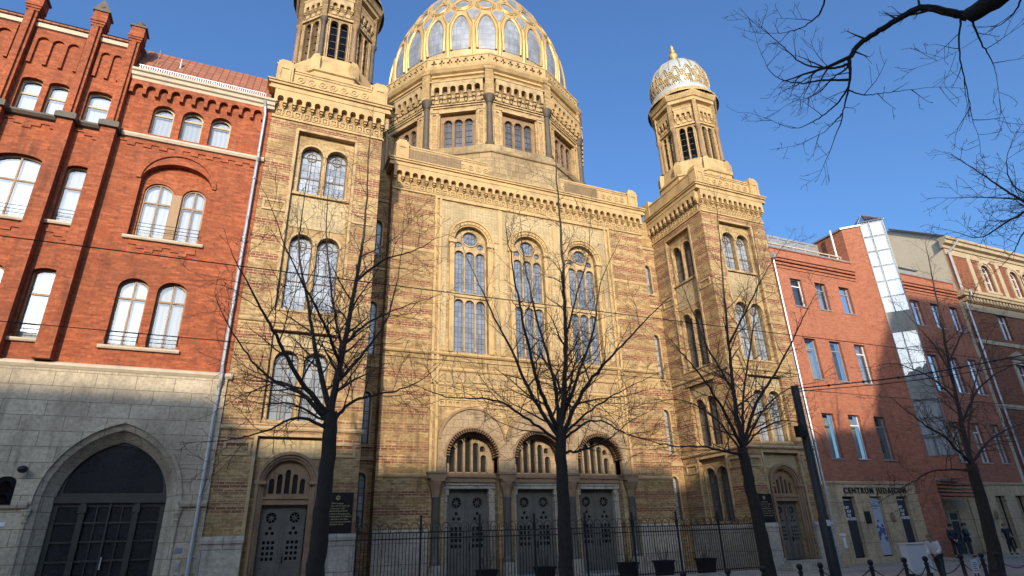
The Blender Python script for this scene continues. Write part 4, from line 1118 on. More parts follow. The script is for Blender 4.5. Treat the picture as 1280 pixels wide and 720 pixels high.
    # windows of the ground floor, some behind banners
    for c in cl + cr:
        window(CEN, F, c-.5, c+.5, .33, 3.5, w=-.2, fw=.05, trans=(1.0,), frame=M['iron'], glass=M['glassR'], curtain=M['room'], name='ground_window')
    for c, k in ((cl[0], 0), (cl[1], 1), (cl[2], 0)):
        b = MB().box(F, c-.44, c+.44, .4, 3.44, -.15, -.13)
        bo = b.build('window_banner', M['banner_light'] if k else M['banner_dark'], CEN)
        if not k:
            lines = 'TUET', 'AUF', 'DIE', 'PFORTEN'
            for i, (tx, uu) in enumerate(zip(lines, (-.40, -.2, -.2, -.32))):
                text_mesh('banner_lettering', tx, .19, F, c+uu+.04, 2.85-i*.2, -.125, M['letter_white'], bo, bold=.008)
            r = MB(); r.box(F, c-.38, c+.3, 3.3, 3.34, -.13, -.126); r.build('banner_rule', M['letter_white'], bo)
        else:
            g = MB(); g.box(F, c-.4, c+.4, 2.95, 2.99, -.13, -.126); g.box(F, c-.4, c+.2, 2.82, 2.85, -.13, -.126); g.build('banner_rule', M['banner_dark'], bo)
            rr = random.Random(3); g = MB()
            for i in range(26):
                u, z = c+rr.uniform(-.36, .36), 1.45+rr.gauss(0, .22); q = rr.uniform(.05, .13); g.plate(F, circ(u, z, q, 7, q*rr.uniform(.5, 1.3)), [], -.127+i*.0001, -.13)
            g.build('banner_picture', M['banner_blue'], bo)
    text_mesh('lettering', 'CENTRUM JUDAICUM', .43, F, 33.55, 3.67, .075, M['letter_dark'], CEN, 'CENTER', .03, 1.32, .014)
    p = MB().box(F, 32.15, 32.6, 2.05, 2.7, .06, .1); p.build('wall_plate', M['iron'], CEN)
    p = MB(); q = F.P(34.4, 2.35, .1); p.sphere(q, .24, 14, 8, (.7, .3, 1.15)); p.build('oval_medallion', M['brownstone'], CEN)
    p = MB(); p.sphere(F.P(44.1, 2.35, .1), .24, 14, 8, (.7, .3, 1.15)); p.build('oval_medallion', M['brownstone'], CEN)
    p = MB(); p.box(F, 29.85, 30.25, 1.45, 1.6, .06, .12); p.box(F, 30.0, 30.2, .85, 1.4, .06, .1); p.build('letter_box', M['white'], CEN)
    # set-back attic on the roof
    a = MB(); a.bx(31.6, 36.6, 26.8, 33, 19.0, 21.3); a.build('attic_wall', M['alu'], CEN)
    for i in range(5):
        u = 31.7+i*.97; FA = Fr(0, 26.8); window(CEN, FA, u, u+.85, 20.6, 21.15, w=.04, fw=.06, frame=M['alu'], glass=plain_glass, name='attic_window')
    a = MB(); a.bx(42, 47.6, 27, 33, 19.0, 20.9); a.bx(41.8, 47.8, 26.8, 33, 20.9, 21.0); a.build('attic_wall', M['alu'], CEN)
    window(CEN, Fr(0, 27), 42.3, 44.2, 20.1, 20.8, w=.04, fw=.06, frame=M['alu'], glass=M['glassR'], name='attic_window')
    rl = MB()
    for i in range(7): rl.bx(30+i*1.15, 30.06+i*1.15, 25.5, 25.56, 19.1, 19.75)
    rl.bx(29.9, 37.0, 25.49, 25.57, 19.7, 19.78); rl.bx(29.9, 37, 25.5, 25.55, 19.4, 19.45); rl.build('terrace_railing', M['trimL'], CEN)
    rf = MB(); rf.bx(XL, XR, 25.2, 40, 18.5, 18.9); rf.build('flat_roof', M['zincdark'], CEN)
    fl = MB(); fl.tube([(36.7, 25.6, 19.0), (36.7, 25.6, 21.9)], .07, 8); fl.build('flue', M['white'], CEN)
    dp = MB(); dp.tube([(29.52, 24.9, 18.4), (29.52, 24.9, 0)], .06, 8); dp.box(F, 29.4, 29.65, 18.2, 18.55, 0, .25); dp.build('downpipe', M['pipe'], CEN)
def flat(name, col, rough=.6):
    m, t, b = nt(name); b.inputs['Base Color'].default_value = (*col, 1); b.inputs['Roughness'].default_value = rough
    n = noise(t, 4, 3, pos(t)); t.links.new(mixc(t, .25, col, ramp(t, n, [(.3, tuple(x*.6 for x in col)), (.7, col)])), b.inputs['Base Color']); return m
M['zincdark2'] = flat('grey_spandrel', (.23,.23,.20)); M['shaftblind'] = cloth('translucent_blind', (.47,.48,.455))
M['banner_light'] = flat('pale_banner', (.42,.46,.54)); M['banner_dark'] = flat('charcoal_banner', (.03,.032,.038)); M['banner_blue'] = flat('blue_print', (.08,.10,.22))
M['letter_white'] = flat('white_lettering', (.75,.75,.75)); M['letter_dark'] = flat('black_metal_letters', (.02,.02,.02), .4); M['letter_gold'] = flat('gold_lettering', (.55,.42,.20), .4)
centre()

APT = thing('apartment_house', 'older brick and cream stone corner house with arched top windows and bracketed cornice', 'house', (54.0, 25.0, 0))
def apartment():
    F = Fr(0, 24.9); X0, X1 = 48.5, 70.0
    m = MB(); holes = []; W = []
    arch = [53.15, 57.0, 58.7, 62.6, 66.4]
    for c in arch: W.append((c-.55, c+.55, 19.0, 20.8, .55, (.5,), (20.75, 19.9)))
    for c in (53.0, 57.8, 62.6, 67.0):
        W.append((c-.6, c+.6, 14.9, 17.1, 0, (.5,), (16.4,))); W.append((c-.65, c+.65, 10.2, 12.9, 0, (.5,), (12.2,))); W.append((c-.65, c+.65, 5.4, 8.0, 0, (.5,), (7.3,)))
        W.append((c-.7, c+.7, .9, 3.5, .3, (.5,), (2.9,)))
    W.append((50.0, 50.9, .9, 3.4, .3, (.5,), (2.9,)))
    m.plate(F, rect(X0, X1, 4.2, 22.4), [shape(*w[:5]) for w in W if w[2] > 4], 0, -.3); m.build('brick_wall', M['redfar'], APT)
    b = MB(); b.plate(F, rect(X0, X1, 0, 4.2), [shape(*w[:5]) for w in W if w[2] < 4], .08, -.3); b.build('stone_base', M['stoneR'], APT)
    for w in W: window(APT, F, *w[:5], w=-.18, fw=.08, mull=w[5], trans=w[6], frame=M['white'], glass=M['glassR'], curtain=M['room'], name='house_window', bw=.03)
    t = MB()
    for c in arch:
        for r0, r1, ww in ((.56, .7, .06), (.7, .95, .12)): t.arch(F, c, 20.8, r0, r1, 0, ww, n=16)
        for s in (-1, 1): t.box(F, c+s*.75-.17, c+s*.75+.17, 18.5, 20.8, 0, .1)
        t.box(F, c-.95, c+.95, 18.75, 18.95, 0, .16)
    for u in (49.0, 51.3, 55.0, 60.6, 64.5): t.box(F, u-.25, u+.25, 18.4, 21.7, 0, .05)
    t.box(F, X0, X1, 21.65, 22.3, 0, .06)
    t.sweep(F, [(0, 22.1), (.15, 22.15), (.2, 22.35), (.45, 22.45), (.5, 22.7), (.62, 22.75), (.65, 22.95), (0, 23.0)], X0-.3, X1)
    t.box(F, X0, X1, 16.95, 17.5, 0, .08)
    t.sweep(F, [(0, 17.9), (.5, 17.95), (.55, 18.1), (.65, 18.15), (.68, 18.35), (0, 18.45)], X0-.35, X1)
    for i in range(52): u = X0+.1+i*.41; t.box(F, u, u+.2, 17.6, 17.9, 0, .4)
    t.box(F, X0, X1, 14.3, 14.6, 0, .07); t.box(F, X0, X1, 9.4, 9.7, 0, .07)
    for c in (53.0, 57.8, 62.6, 67.0):
        for z0, z1 in ((10.1, 13.1), (5.3, 8.2)):
            t.plate(F, rect(c-.9, c+.9, z0-.1, z1+.15), [rect(c-.66, c+.66, z0+.1, z1-.2)], .08, 0)
            t.sweep(F, [(0, z1+.2), (.15, z1+.22), (.25, z1+.35), (0, z1+.4)], c-1.1, c+1.1)
            P = [(c-1.1, z1+.4), (c+1.1, z1+.4), (c, z1+.85)]; t.plate(F, P, [], .18, 0)
            t.box(F, c-1.0, c+1.0, z0-.2, z0-.05, 0, .2)
    t.sweep(F, [(.08, 4.1), (.2, 4.15), (.25, 4.3), (0, 4.4)], X0, X1)
    t.build('stone_trim', M['cream'], APT)
    r = MB(); r.add([(X0-.1, 24.3, 22.98), (X1, 24.3, 22.98), (X1, 28.4, 25.65), (X0-.1, 28.4, 25.65)], [(0, 1, 2, 3)]); r.build('roof', M['zincdark'], APT)
    g = MB(); pr = [(24.9, 0), (35, 0), (35, 25.7), (28.4, 25.6), (24.9, 23.3)]
    g.plate(Fr(X0-.02, 0, 0, 1), pr, [], .0, -.02); g.build('fire_wall', M['render'], APT)
    cp = MB(); cp.add([(X0-.2, 24.6, 23.2), (X0+.2, 24.6, 23.2), (X0+.2, 28.4, 25.75), (X0-.2, 28.4, 25.75), (X0-.2, 24.6, 23.05), (X0-.2, 28.4, 25.6)], [(0, 1, 2, 3), (0, 3, 5, 4)]); cp.build('verge_flashing', M['zincdark'], APT)
    d = MB(); d.tube([(49.6, 24.2, 22.8), (49.3, 24.5, 22.3), (48.75, 24.75, 21.8), (48.75, 24.75, 18.5), (48.75, 24.2, 18.3), (48.75, 24.2, 17.9), (48.75, 24.75, 17.5), (48.75, 24.75, 0)], .08, 8); d.build('downpipe', M['pipe'], APT)
apartment()
# ------------------------------------------------------------------ ground
def flatsheet(name, x0, x1, y0, y1, z, m):
    o = MB(); o.add([(x0, y0, z), (x1, y0, z), (x1, y1, z), (x0, y1, z)], [(0, 1, 2, 3)]); o = o.build(name, m); o['kind'] = 'structure'; return o
flatsheet('ground', -900, 900, -900, 900, -.14, M['asphalt'])
flatsheet('road', -200, 300, 2.5, 14.0, -.12, M['setts'])
k = MB(); k.bx(-200, 300, 14.0, 14.25, -.2, .0); k.bx(-200, 300, 2.25, 2.5, -.2, 0); o = k.build('kerb', M['granite']); o['kind'] = 'structure'
flatsheet('pavement', -200, 300, 14.25, 60, .0, M['paving'])
flatsheet('near_pavement', -200, 300, -9.5, 2.25, .0, M['paving'])
rl = MB()
for y in (8.1, 9.55, 11.9, 13.35): rl.bx(-200, 300, y-.03, y+.03, -.12, -.112)
o = rl.build('tram_rails', M['pipe']); o['kind'] = 'structure'

# ------------------------------------------------------------------ iron fence between the towers
FEN = thing('iron_fence', 'black wrought iron fence with looped tops across the synagogue forecourt', 'fence', (14, 25.0, 0))
def fence():
    y = 24.85; x0, x1 = 4.0, 24.1; n = 8; L = (x1-x0)/n
    FF = Fr(0, y)
    for i in range(n+1):
        p = MB(); x = x0+i*L; p.bx(x-.035, x+.035, y-.035, y+.035, 0, 2.75); p.sphere((x, y, 2.8), .06, 8, 6); p.bx(x-.05, x+.05, y-.05, y+.05, 2.3, 2.36)
        for s in (-1, 1): p.arch(FF, x+s*.09, 2.55, .07, .09, -.012, .012, 0, 2*pi, 10)
        p.build('fence_post', M['iron'], FEN)
    for i in range(n):
        m = MB(); a = x0+i*L
        for z in (.18, 1.95, 2.18): m.bx(a+.035, a+L-.035, y-.018, y+.018, z, z+.045)
        k = 18; sp = (L-.07)/k
        for j in range(k+1):
            if j in (0, k): continue
            x = a+.035+j*sp; m.bx(x-.011, x+.011, y-.011, y+.011, 0.05, 2.2)
        for c in range(6):
            u = a+.035+sp*(3*c+1.5); m.arch(FF, u, 2.38, sp*1.15, sp*1.15+.022, -.011, .011, 0, pi, 10)
            m.bx(u-sp*1.15-.022, u-sp*1.15, y-.011, y+.011, 2.2, 2.38); m.bx(u+sp*1.15, u+sp*1.15+.022, y-.011, y+.011, 2.2, 2.38)
            m.arch(FF, u, 2.3, sp*.45, sp*.45+.02, -.011, .011, 0, pi, 8)
        m.build('fence_panel', M['iron'], FEN)
    pl = MB(); pl.bx(x0, x1, y-.12, y+.12, 0, .09); pl.build('fence_kerb', M['granite'], FEN)
fence()

def planter(x, lab):
    t = thing('planter', lab, 'planter', (x, 25.6, 0), 'planters behind the fence')
    b = MB(); F = Fr(x, 25.6)
    b.lathe(x, 25.6, [(.0, .02), (.42, .02), (.5, .62), (.55, .62), (.55, .7), (.47, .7), (.45, .6), (0, .6)], 4, pi/4); b.build('tub', M['iron'], t)
    s = MB(); rr = random.Random(int(x*10))
    for i in range(14):
        a = rr.uniform(0, 2*pi); s.tube([(x+.1*cos(a), 25.6+.1*sin(a), .6), (x+.25*cos(a), 25.6+.25*sin(a), .6+rr.uniform(.2, .6)), (x+.35*cos(a), 25.6+.35*sin(a), .7+rr.uniform(.3, .8))], [.01, .007, .003], 3)
    s.build('bare_stems', M['twig'], t)
for x, lab in ((9.6, 'black planter tub behind the fence before the first portal'), (12.3, 'black planter tub behind the fence between first and middle portals'), (16.6, 'black planter tub behind the fence beside the middle portal'), (18.6, 'black planter tub behind the fence before the third portal'), (21.1, 'black planter tub behind the fence near the right tower')):
    planter(x, lab)

def plaque(x0, x1, z0, z1, lab, lines, star):
    F = Fr(0, 25.0)
    t = thing('memorial_plaque', lab, 'plaque', ((x0+x1)/2, 24.8, z0), 'plaques beside the tower doors')
    b = MB(); b.box(F, x0, x1, z0, z1, .02, .07); b.box(F, x0+.03, x1-.03, z0+.03, z1-.03, .07, .08); b.build('slab', M['plaque'], t)
    c = (x0+x1)/2; L = z1-z0
    g = MB()
    for r in (0, pi):
        P = [(c+.1*cos(pi/2+r+k*2*pi/3), z1-.2+.1*sin(pi/2+r+k*2*pi/3)) for k in range(3)]; Q = [(c+.075*cos(pi/2+r+k*2*pi/3), z1-.2+.075*sin(pi/2+r+k*2*pi/3)) for k in range(3)]
        g.plate(F, P, [Q], .09+(.002 if r else 0), .08)
    g.build('emblem', M['letter_gold'], t)
    n = len(lines)
    for i, s in enumerate(lines):
        text_mesh('inscription', s, .072, F, c, z1-.42-i*(L-.6)/n, .083, M['letter_gold'], t, 'CENTER')
M['plaque'] = plain('black_polished_slab', (.012,.012,.013), .25, var=.3, scale=3, bmp=0)
LN = ('Diese Synagoge', 'ist 100 Jahre alt und wurde am', '9. November 1938', 'IN DER KRISTALLNACHT', 'von den Nazis in Brand gesteckt', 'Die Vorderfront dieses Gotteshauses', 'soll für alle Zeiten eine Stätte', 'der Mahnung und Erinnerung bleiben', 'VERGESST ES NIE')
plaque(2.62, 3.78, 2.26, 3.72, 'black stone plaque with gold inscription on the left tower beside its door', LN, 1)
plaque(24.38, 25.48, 2.26, 3.65, 'black inscribed plaque on the right tower, partly behind a tree trunk', LN[:7], 1)

# ------------------------------------------------------------------ bare trees
CAMZ = 1.9
def ray(px, py):
    x, y = (px-640)/731.96, (py-360)/731.96
    return (x, y)
def spline(pts, n):
    """Catmull-Rom through the points"""
    P = [Vector(p) for p in pts]; P = [P[0]*2-P[1]] + P + [P[-1]*2-P[-2]]; out = []
    for i in range(1, len(P)-2):
        for k in range(n):
            t = k/n; a, b, c, d = P[i-1], P[i], P[i+1], P[i+2]
            out.append(.5*((2*b) + (c-a)*t + (2*a-5*b+4*c-d)*t*t + (3*b-a-3*c+d)*t**3))
    out.append(P[-2]); return out
def twigs(m, rr, p, d, L, r, depth, upbias=.25, spread=.75, minr=.0055, step=.16, gj=.13):
    """a wandering shoot that throws side shoots"""
    n = max(3, int(L/step)); pts, rad = [p], [r]; q, e = p.copy(), d.normalized()
    kids = []
    for i in range(n):
        e = (e + Vector((rr.gauss(0, gj), rr.gauss(0, gj), rr.gauss(0, gj*.85)+upbias*.07))).normalized()
        q = q + e*(L/n); pts.append(q.copy()); rad.append(max(minr, r*(1-.75*(i+1)/n)))
        if depth > 0 and i > 0 and rr.random() < .62: kids.append((q.copy(), e.copy(), rad[-1], 1-(i+1)/n))
    m.tube(pts, rad, 4 if r > .02 else 3, cap=False)
    for q, e, rq, left in kids:
        ax = Vector((rr.gauss(0, 1), rr.gauss(0, 1), rr.gauss(0, 1))); ax = (ax - e*ax.dot(e)).normalized()
        nd = (e*(1-spread*.45) + ax*spread).normalized(); nd.z += upbias*.35; nd.normalize()
        twigs(m, rr, q, nd, L*(.28+.38*left)*rr.uniform(.7, 1.25), max(minr, rq*.62), depth-1, upbias, spread, minr, step, gj)
def tree(name, label, base, trunk, limbs, seed, group, crown_depth=2, side=1.7, tw=(.9, 2.0), jit=.012, gap=.22, step=.13, gj=.1, minr=.0055):
    """trunk: [(x,y,z,r)]; limbs: list of point lists with a start radius"""
    rr = random.Random(seed)
    t = thing(name, label, 'tree', base, group)
    b = MB(); P = spline([p[:3] for p in trunk], 6); R_ = []
    for i in range(len(P)):
        f = i/6; k = min(int(f), len(trunk)-2); R_.append(trunk[k][3] + (trunk[k+1][3]-trunk[k][3])*(f-k))
    R_[0] *= 1.25
    P2 = [p + Vector((rr.gauss(0, .012), rr.gauss(0, .012), 0)) for p in P]
    b.tube(P2, R_, 10); b.build('trunk', M['bark'], t, smooth=True)
    c = MB(); w = MB()
    seen = list(P2)
    for pts, r0 in limbs:
        r0, r1 = r0 if hasattr(r0, '__len__') else (r0, .14*r0)
        q0 = min(seen, key=lambda q: (q-Vector(pts[0])).length)      # grow out of the nearest older wood
        if (q0-Vector(pts[0])).length < .35: pts = [tuple(q0)] + list(pts[1:])
        S = spline(pts, 7); n = len(S); seen += S[2:]; S = [p + Vector((rr.gauss(0, jit), rr.gauss(0, jit), rr.gauss(0, jit))) for p in S]; S[0] = Vector(pts[0])
        rad = [max(.009 if r0 > .025 else .004, r0+(r1-r0)*(i/(n-1))**.8) for i in range(n)]
        c.tube(S, rad, 6, cap=False)
        acc = 0
        for i in range(2, n):
            acc += (S[i]-S[i-1]).length
            if acc > gap:
                acc = rr.uniform(-.4, .3)*gap
                e = (S[i]-S[i-1]).normalized(); ax = Vector((rr.gauss(0, 1), rr.gauss(0, 1), rr.gauss(0, .8))); ax = (ax - e*ax.dot(e)).normalized()
                twigs(w, rr, S[i], e*.55+ax*.8+Vector((0, 0, .2)), rr.uniform(*tw)*(1-.45*i/n), max(.007, rad[i]*.5), crown_depth, minr=minr, step=step, gj=gj)
        e = (S[-1]-S[-2]).normalized(); twigs(w, rr, S[-1], e, rr.uniform(.5, 1.0), rad[-1], crown_depth, minr=minr, step=step, gj=gj)
    c.build('limbs', M['bark'], t, smooth=True); w.build('crown', M['twig'], t)
    return t
KERB = [([(1.64,15.5,-0.02,0.24),(1.63,15.5,1.72,0.21),(1.64,15.5,2.95,0.19),(1.66,15.5,4.08,0.18),(1.64,15.5,4.97,0.17)],[([(1.64,15.5,4.97),(1.83,15.63,6.83),(2.04,15.72,9.04),(2.14,15.81,10.81),(2.11,15.89,13.95)],0.1),([(1.61,15.5,4.87),(1.21,15.93,6.42),(0.89,16.25,7.86),(0.42,16.53,9.92),(0.37,16.8,12.29)],0.085),([(1.58,15.5,4.82),(0.71,14.99,5.7),(0.1,14.6,6.55),(-0.5,14.26,7.39),(-1.07,13.94,8.21)],0.075),([(1.58,15.5,4.76),(0.8,15.84,5.55),(0.05,16.1,5.93),(-0.74,16.33,6.79),(-1.55,16.54,8.09)],0.07),([(1.67,15.5,4.67),(2.08,15.07,5.15),(2.71,14.75,5.34),(3.35,14.47,5.48),(3.99,14.2,5.92)],0.05),([(1.6,15.5,4.56),(0.89,15.24,4.74),(0.29,15.05,4.44),(-0.36,14.88,4.15),(-0.93,14.72,4.04)],0.05),([(1.84,15.5,6.9),(2.54,16.15,7.73),(3.5,16.63,8.44),(4.61,17.06,9.1)],0.05),([(1.73,15.5,6.23),(1.07,14.69,7.21),(0.26,14.09,8.28),(-0.5,13.55,9.64)],0.055),([(2.02,15.5,8.81),(2.6,14.8,9.09),(3.37,14.28,9.29),(3.87,13.81,9.55)],0.04),([(1.67,15.5,5.07),(1.82,16.36,6.82),(1.52,16.99,8.72),(1.2,17.57,11.13),(1.13,18.1,13.75)],0.06),([(1.7,15.5,5.69),(2.47,16.27,6.85),(3.19,16.84,8.22),(3.58,17.36,10.27),(3.74,17.84,12.38)],0.055),([(1.57,15.5,4.66),(0.72,16.31,5.29),(0.05,16.91,5.37),(-0.78,17.45,5.66)],0.04)]),([(8.05,15.5,-0.02,0.22),(8.09,15.5,1.7,0.19),(8.12,15.5,3.15,0.17),(8.14,15.5,4.25,0.16),(8.16,15.5,4.82,0.155)],[([(8.15,15.5,4.71),(8.49,15.64,6.2),(8.7,15.75,8.35),(8.83,15.85,10.73),(8.87,15.93,13.35),(8.92,16.02,14.99)],0.1),([(8.11,15.5,4.59),(7.38,15.07,5.75),(6.88,14.75,7.05),(6.44,14.47,8.64),(6.04,14.2,10.44)],0.08),([(8.08,15.5,4.52),(7.61,16.01,5.73),(7.08,16.4,7.31),(6.42,16.74,8.99),(5.84,17.06,10.65)],0.075),([(8.02,15.5,4.36),(7.02,15.16,4.94),(5.87,14.9,5.39),(4.58,14.67,5.33),(3.51,14.46,5.53)],0.05),([(8.22,15.5,4.59),(8.86,15.24,5.88),(9.75,15.05,6.9),(10.98,14.88,8.09),(12.17,14.72,9.19)],0.075),([(8.24,15.5,4.48),(9.7,15.99,5.21),(11.22,16.35,4.83),(12.97,16.67,4.75)],0.045),([(8.18,15.5,4.07),(8.63,15.01,4.15),(9.29,14.65,4.43),(9.9,14.33,4.95)],0.05),([(8.19,15.5,4.94),(8.42,16.31,6.74),(8.29,16.92,8.7),(8.13,17.46,11.2),(8.27,17.97,13.35)],0.07),([(8.24,15.5,4.83),(9.27,16.19,6.64),(10.35,16.69,8.56),(11.16,17.15,10.71),(12.5,17.58,12.86)],0.065),([(8.19,15.5,4.59),(8.67,14.69,5.16),(9.42,14.09,5.66),(10.2,13.55,6.05)],0.045),([(8.49,15.5,7.7),(8.76,15.01,8.91),(9.11,14.65,10.22),(9.15,14.33,11.69)],0.035)]),([(15.14,15.5,-0.02,0.24),(15.13,15.5,1.03,0.21),(15.06,15.5,2.43,0.19),(14.99,15.5,3.66,0.175),(14.97,15.5,4.43,0.165)],[([(14.96,15.5,4.38),(15.15,15.63,6.36),(15.45,15.72,8.49),(15.84,15.81,11.17),(16.31,15.89,14.57)],0.1),([(14.91,15.5,4.48),(13.78,14.91,5.72),(12.58,14.47,6.72),(11.46,14.07,7.42)],0.07),([(14.89,15.5,4.22),(13.19,15.12,4.33),(11.36,14.84,4.34),(9.8,14.59,4.58)],0.05),([(15.04,15.5,4.43),(15.72,15.29,5.9),(16.9,15.13,7.18),(18.39,14.98,9.03),(19.64,14.85,10.56)],0.075),([(15.06,15.5,4.38),(16.89,16.09,5.93),(18.81,16.53,6.92),(21.0,16.93,7.43)],0.05),([(15.06,15.5,6.33),(14.86,16.2,8.11),(14.79,16.72,10.04),(14.67,17.19,11.77)],0.05),([(15.24,15.5,8.09),(16.07,14.96,9.61),(16.88,14.56,10.95),(17.84,14.2,12.13)],0.045),([(15.08,15.5,4.43),(15.65,14.8,5.13),(16.45,14.28,5.13),(16.66,13.81,4.62)],0.04),([(15.01,15.5,4.43),(16.31,16.31,6.59),(17.89,16.92,9.12),(19.6,17.46,12.46),(20.42,17.97,15.32)],0.06),([(14.89,15.5,4.38),(14.68,16.36,5.64),(13.9,17.0,6.3),(12.73,17.58,6.21)],0.045)]),([(26.27,15.5,-0.02,0.27),(26.56,15.5,0.86,0.24),(26.77,15.5,2.59,0.21),(26.89,15.5,4.12,0.19)],[([(26.85,15.5,4.05),(27.47,15.63,6.45),(28.16,15.72,9.03),(28.88,15.81,11.89),(29.57,15.89,14.61)],0.11),([(26.75,15.5,4.05),(24.69,14.85,4.97),(22.78,14.37,5.42),(20.96,13.94,6.06)],0.07),([(26.62,15.5,3.8),(23.88,15.07,3.78),(21.6,14.75,3.23),(19.46,14.46,2.63)],0.05),([(26.9,15.5,4.05),(29.77,15.99,5.31),(32.75,16.35,6.05),(35.58,16.67,6.69)],0.07),([(27.16,15.5,5.74),(28.28,15.01,7.23),(29.93,14.65,8.08),(31.68,14.33,8.65)],0.06),([(27.53,15.5,7.82),(28.22,16.2,9.48),(28.13,16.72,10.83),(28.03,17.19,11.98)],0.05),([(27.74,15.5,8.56),(30.65,16.04,10.55),(33.02,16.44,12.6),(36.43,16.8,15.22)],0.045),([(27.37,15.5,6.76),(27.61,16.53,8.09),(26.82,17.29,8.79),(25.81,17.97,8.7)],0.05),([(26.92,15.5,4.27),(29.97,16.69,6.43),(34.99,17.57,10.63),(40.47,18.36,13.91)],0.06)])]
NEARL = [([(8.2,2.07,8.31),(8.1,2.53,8.15),(8.0,2.9,8.12)],0.1),([(8.0,2.9,8.12),(7.84,3.03,8.3),(7.68,3.2,8.47),(7.52,3.56,8.45),(7.36,3.91,8.37),(7.2,4.02,8.16)],(0.058,0.034)),([(7.2,4.0,8.11),(7.17,4.09,7.8),(7.13,4.24,7.47),(7.1,4.38,7.17)],0.03),([(7.2,4.04,8.06),(7.05,4.21,8.08),(6.9,4.5,8.37),(6.75,4.68,8.89),(6.6,4.92,9.53)],0.022),([(7.2,4.17,7.81),(7.12,4.42,8.06),(7.05,4.81,8.31),(6.98,5.11,8.74),(6.9,5.15,9.16)],0.02),([(7.2,4.0,8.11),(7.3,4.16,8.12),(7.4,4.47,8.22),(7.5,4.84,8.26),(7.6,5.42,8.56)],0.02),([(7.15,4.16,7.7),(7.19,4.39,7.61),(7.22,4.78,7.62),(7.26,5.22,7.81),(7.3,5.7,8.41)],0.016),([(7.15,4.13,7.64),(7.23,4.01,7.48),(7.32,3.75,7.33),(7.4,3.51,7.21)],0.012),([(8.0,2.96,8.17),(7.87,3.05,7.67),(7.73,3.09,6.99),(7.6,3.11,6.46)],0.016),([(8.0,2.83,8.1),(8.1,2.9,7.75),(8.2,2.91,7.45),(8.3,2.97,7.27)],0.016),([(6.7,3.68,9.2),(6.65,3.85,8.73),(6.6,4.08,8.64),(6.55,4.37,8.75),(6.5,4.59,8.92)],0.018),([(8.4,2.23,8.16),(8.3,2.43,8.06),(8.2,2.57,7.85),(8.1,2.79,7.78)],0.02),([(7.1,4.28,7.34),(7.07,4.39,7.28),(7.03,4.58,7.2),(7.0,4.91,7.24)],0.012)]
EDGEL = [([(18.6,6.52,9.35),(18.3,7.05,9.8),(18.0,7.3,10.31),(17.7,7.61,11.04),(17.4,7.85,11.59)],0.05),([(18.6,6.52,9.35),(18.47,7.17,9.98),(18.33,7.95,10.49),(18.2,8.75,10.92)],0.04),([(18.6,6.52,9.35),(18.35,7.05,9.59),(18.1,7.65,9.42),(17.85,8.18,9.22),(17.6,8.57,9.55)],0.045),([(18.6,6.52,9.35),(18.37,7.29,9.16),(18.13,7.66,8.64),(17.9,7.91,8.29)],0.03),([(18.6,6.52,9.35),(18.7,7.32,10.51),(18.8,7.34,11.35),(18.9,7.16,11.81)],0.03)]
LAB = {0: 'bare street tree before the left tower with low spreading limbs', 1: 'bare street tree in front of the three portals', 2: 'bare street tree leaning before the right tower beside the plaque', 3: 'thick bare street tree before the office entrance near the policemen'}
for i, (tr, L) in enumerate(KERB):
    tree('street_tree', LAB[i], (tr[0][0], tr[0][1], 0), tr, L, 20+i, 'bare trees along the kerb', crown_depth=2, tw=(.9, 2.1), gap=.25, minr=.0055)
tree('overhanging_tree', 'bare tree beside the viewer whose dark sawn limb hangs across the sky', (9.6, -2.2, 0), [(9.6, -2.2, 0, .3), (9.5, -2.0, 3, .27), (9.2, -1.1, 6, .2), (8.6, .7, 7.95, .15), (8.2, 2.07, 8.31, .135), (8.1, 2.53, 8.15, .125), (8.0, 2.9, 8.12, .105)],
     NEARL[1:], 5, None, crown_depth=2, tw=(.3, .75), jit=.004, gap=.2, step=.07, gj=.075, minr=.0028)
tree('corner_tree', 'bare tree beyond the right edge whose fine twigs cross the sky over the apartment house', (20.5, 4.6, 0), [(20.5, 4.6, 0, .28), (20.5, 4.7, 4, .24), (20.2, 5.2, 7, .17), (19.4, 6.0, 8.8, .1), (18.6, 6.52, 9.35, .06)],
     EDGEL, 9, None, crown_depth=2, tw=(.6, 1.4), jit=.008, gap=.16, step=.1, gj=.1, minr=.005)

# ------------------------------------------------------------------ street furniture
def bollard(x, y, lab, chain_to=None):
    t = thing('bollard', lab, 'bollard', (x, y, 0), 'bollards along the kerb')
    b = MB().lathe(x, y, [(.11, 0), (.11, .06), (.075, .1), (.06, .12), (.055, .66), (.075, .68), (.075, .71), (.05, .73), (.045, .76), (.08, .80), (.09, .85), (.075, .9), (.03, .93), (0, .935)], 12)
    b.build('post', M['iron'], t, smooth=True)
    if chain_to:
        n = 12; c = MB(); c.tube([(x+(chain_to-x)*i/n, y, .68-.32*sin(pi*i/n)) for i in range(n+1)], .016, 5); c.build('chain', M['iron'], t)
BX = [(11.2, 'first black bollard at the left end of the kerb row'), (12.75, 'black bollard in front of the fence left of the third street tree'), (14.05, 'black bollard just left of the third street tree trunk'), (15.5, 'black bollard between the third street tree and the dark pole'),
      (16.35, 'black bollard touching the left side of the dark pole'), (18.55, 'black bollard before the first banner, right of the dark pole'), (20.15, 'black bollard in front of the white cabinet, left side'), (21.2, 'black bollard between the white cabinet and the woman'), (23.05, 'black bollard below the policemen, left of the white notice'), (24.2, 'black bollard just right of the white notice'), (25.05, 'black bollard left of the fourth street tree'), (27.1, 'black bollard right of the fourth street tree')]
for i, (x, l) in enumerate(BX):
    bollard(x, 14.6, l, BX[i+1][0] if i+1 < len(BX) and i > 3 else None)

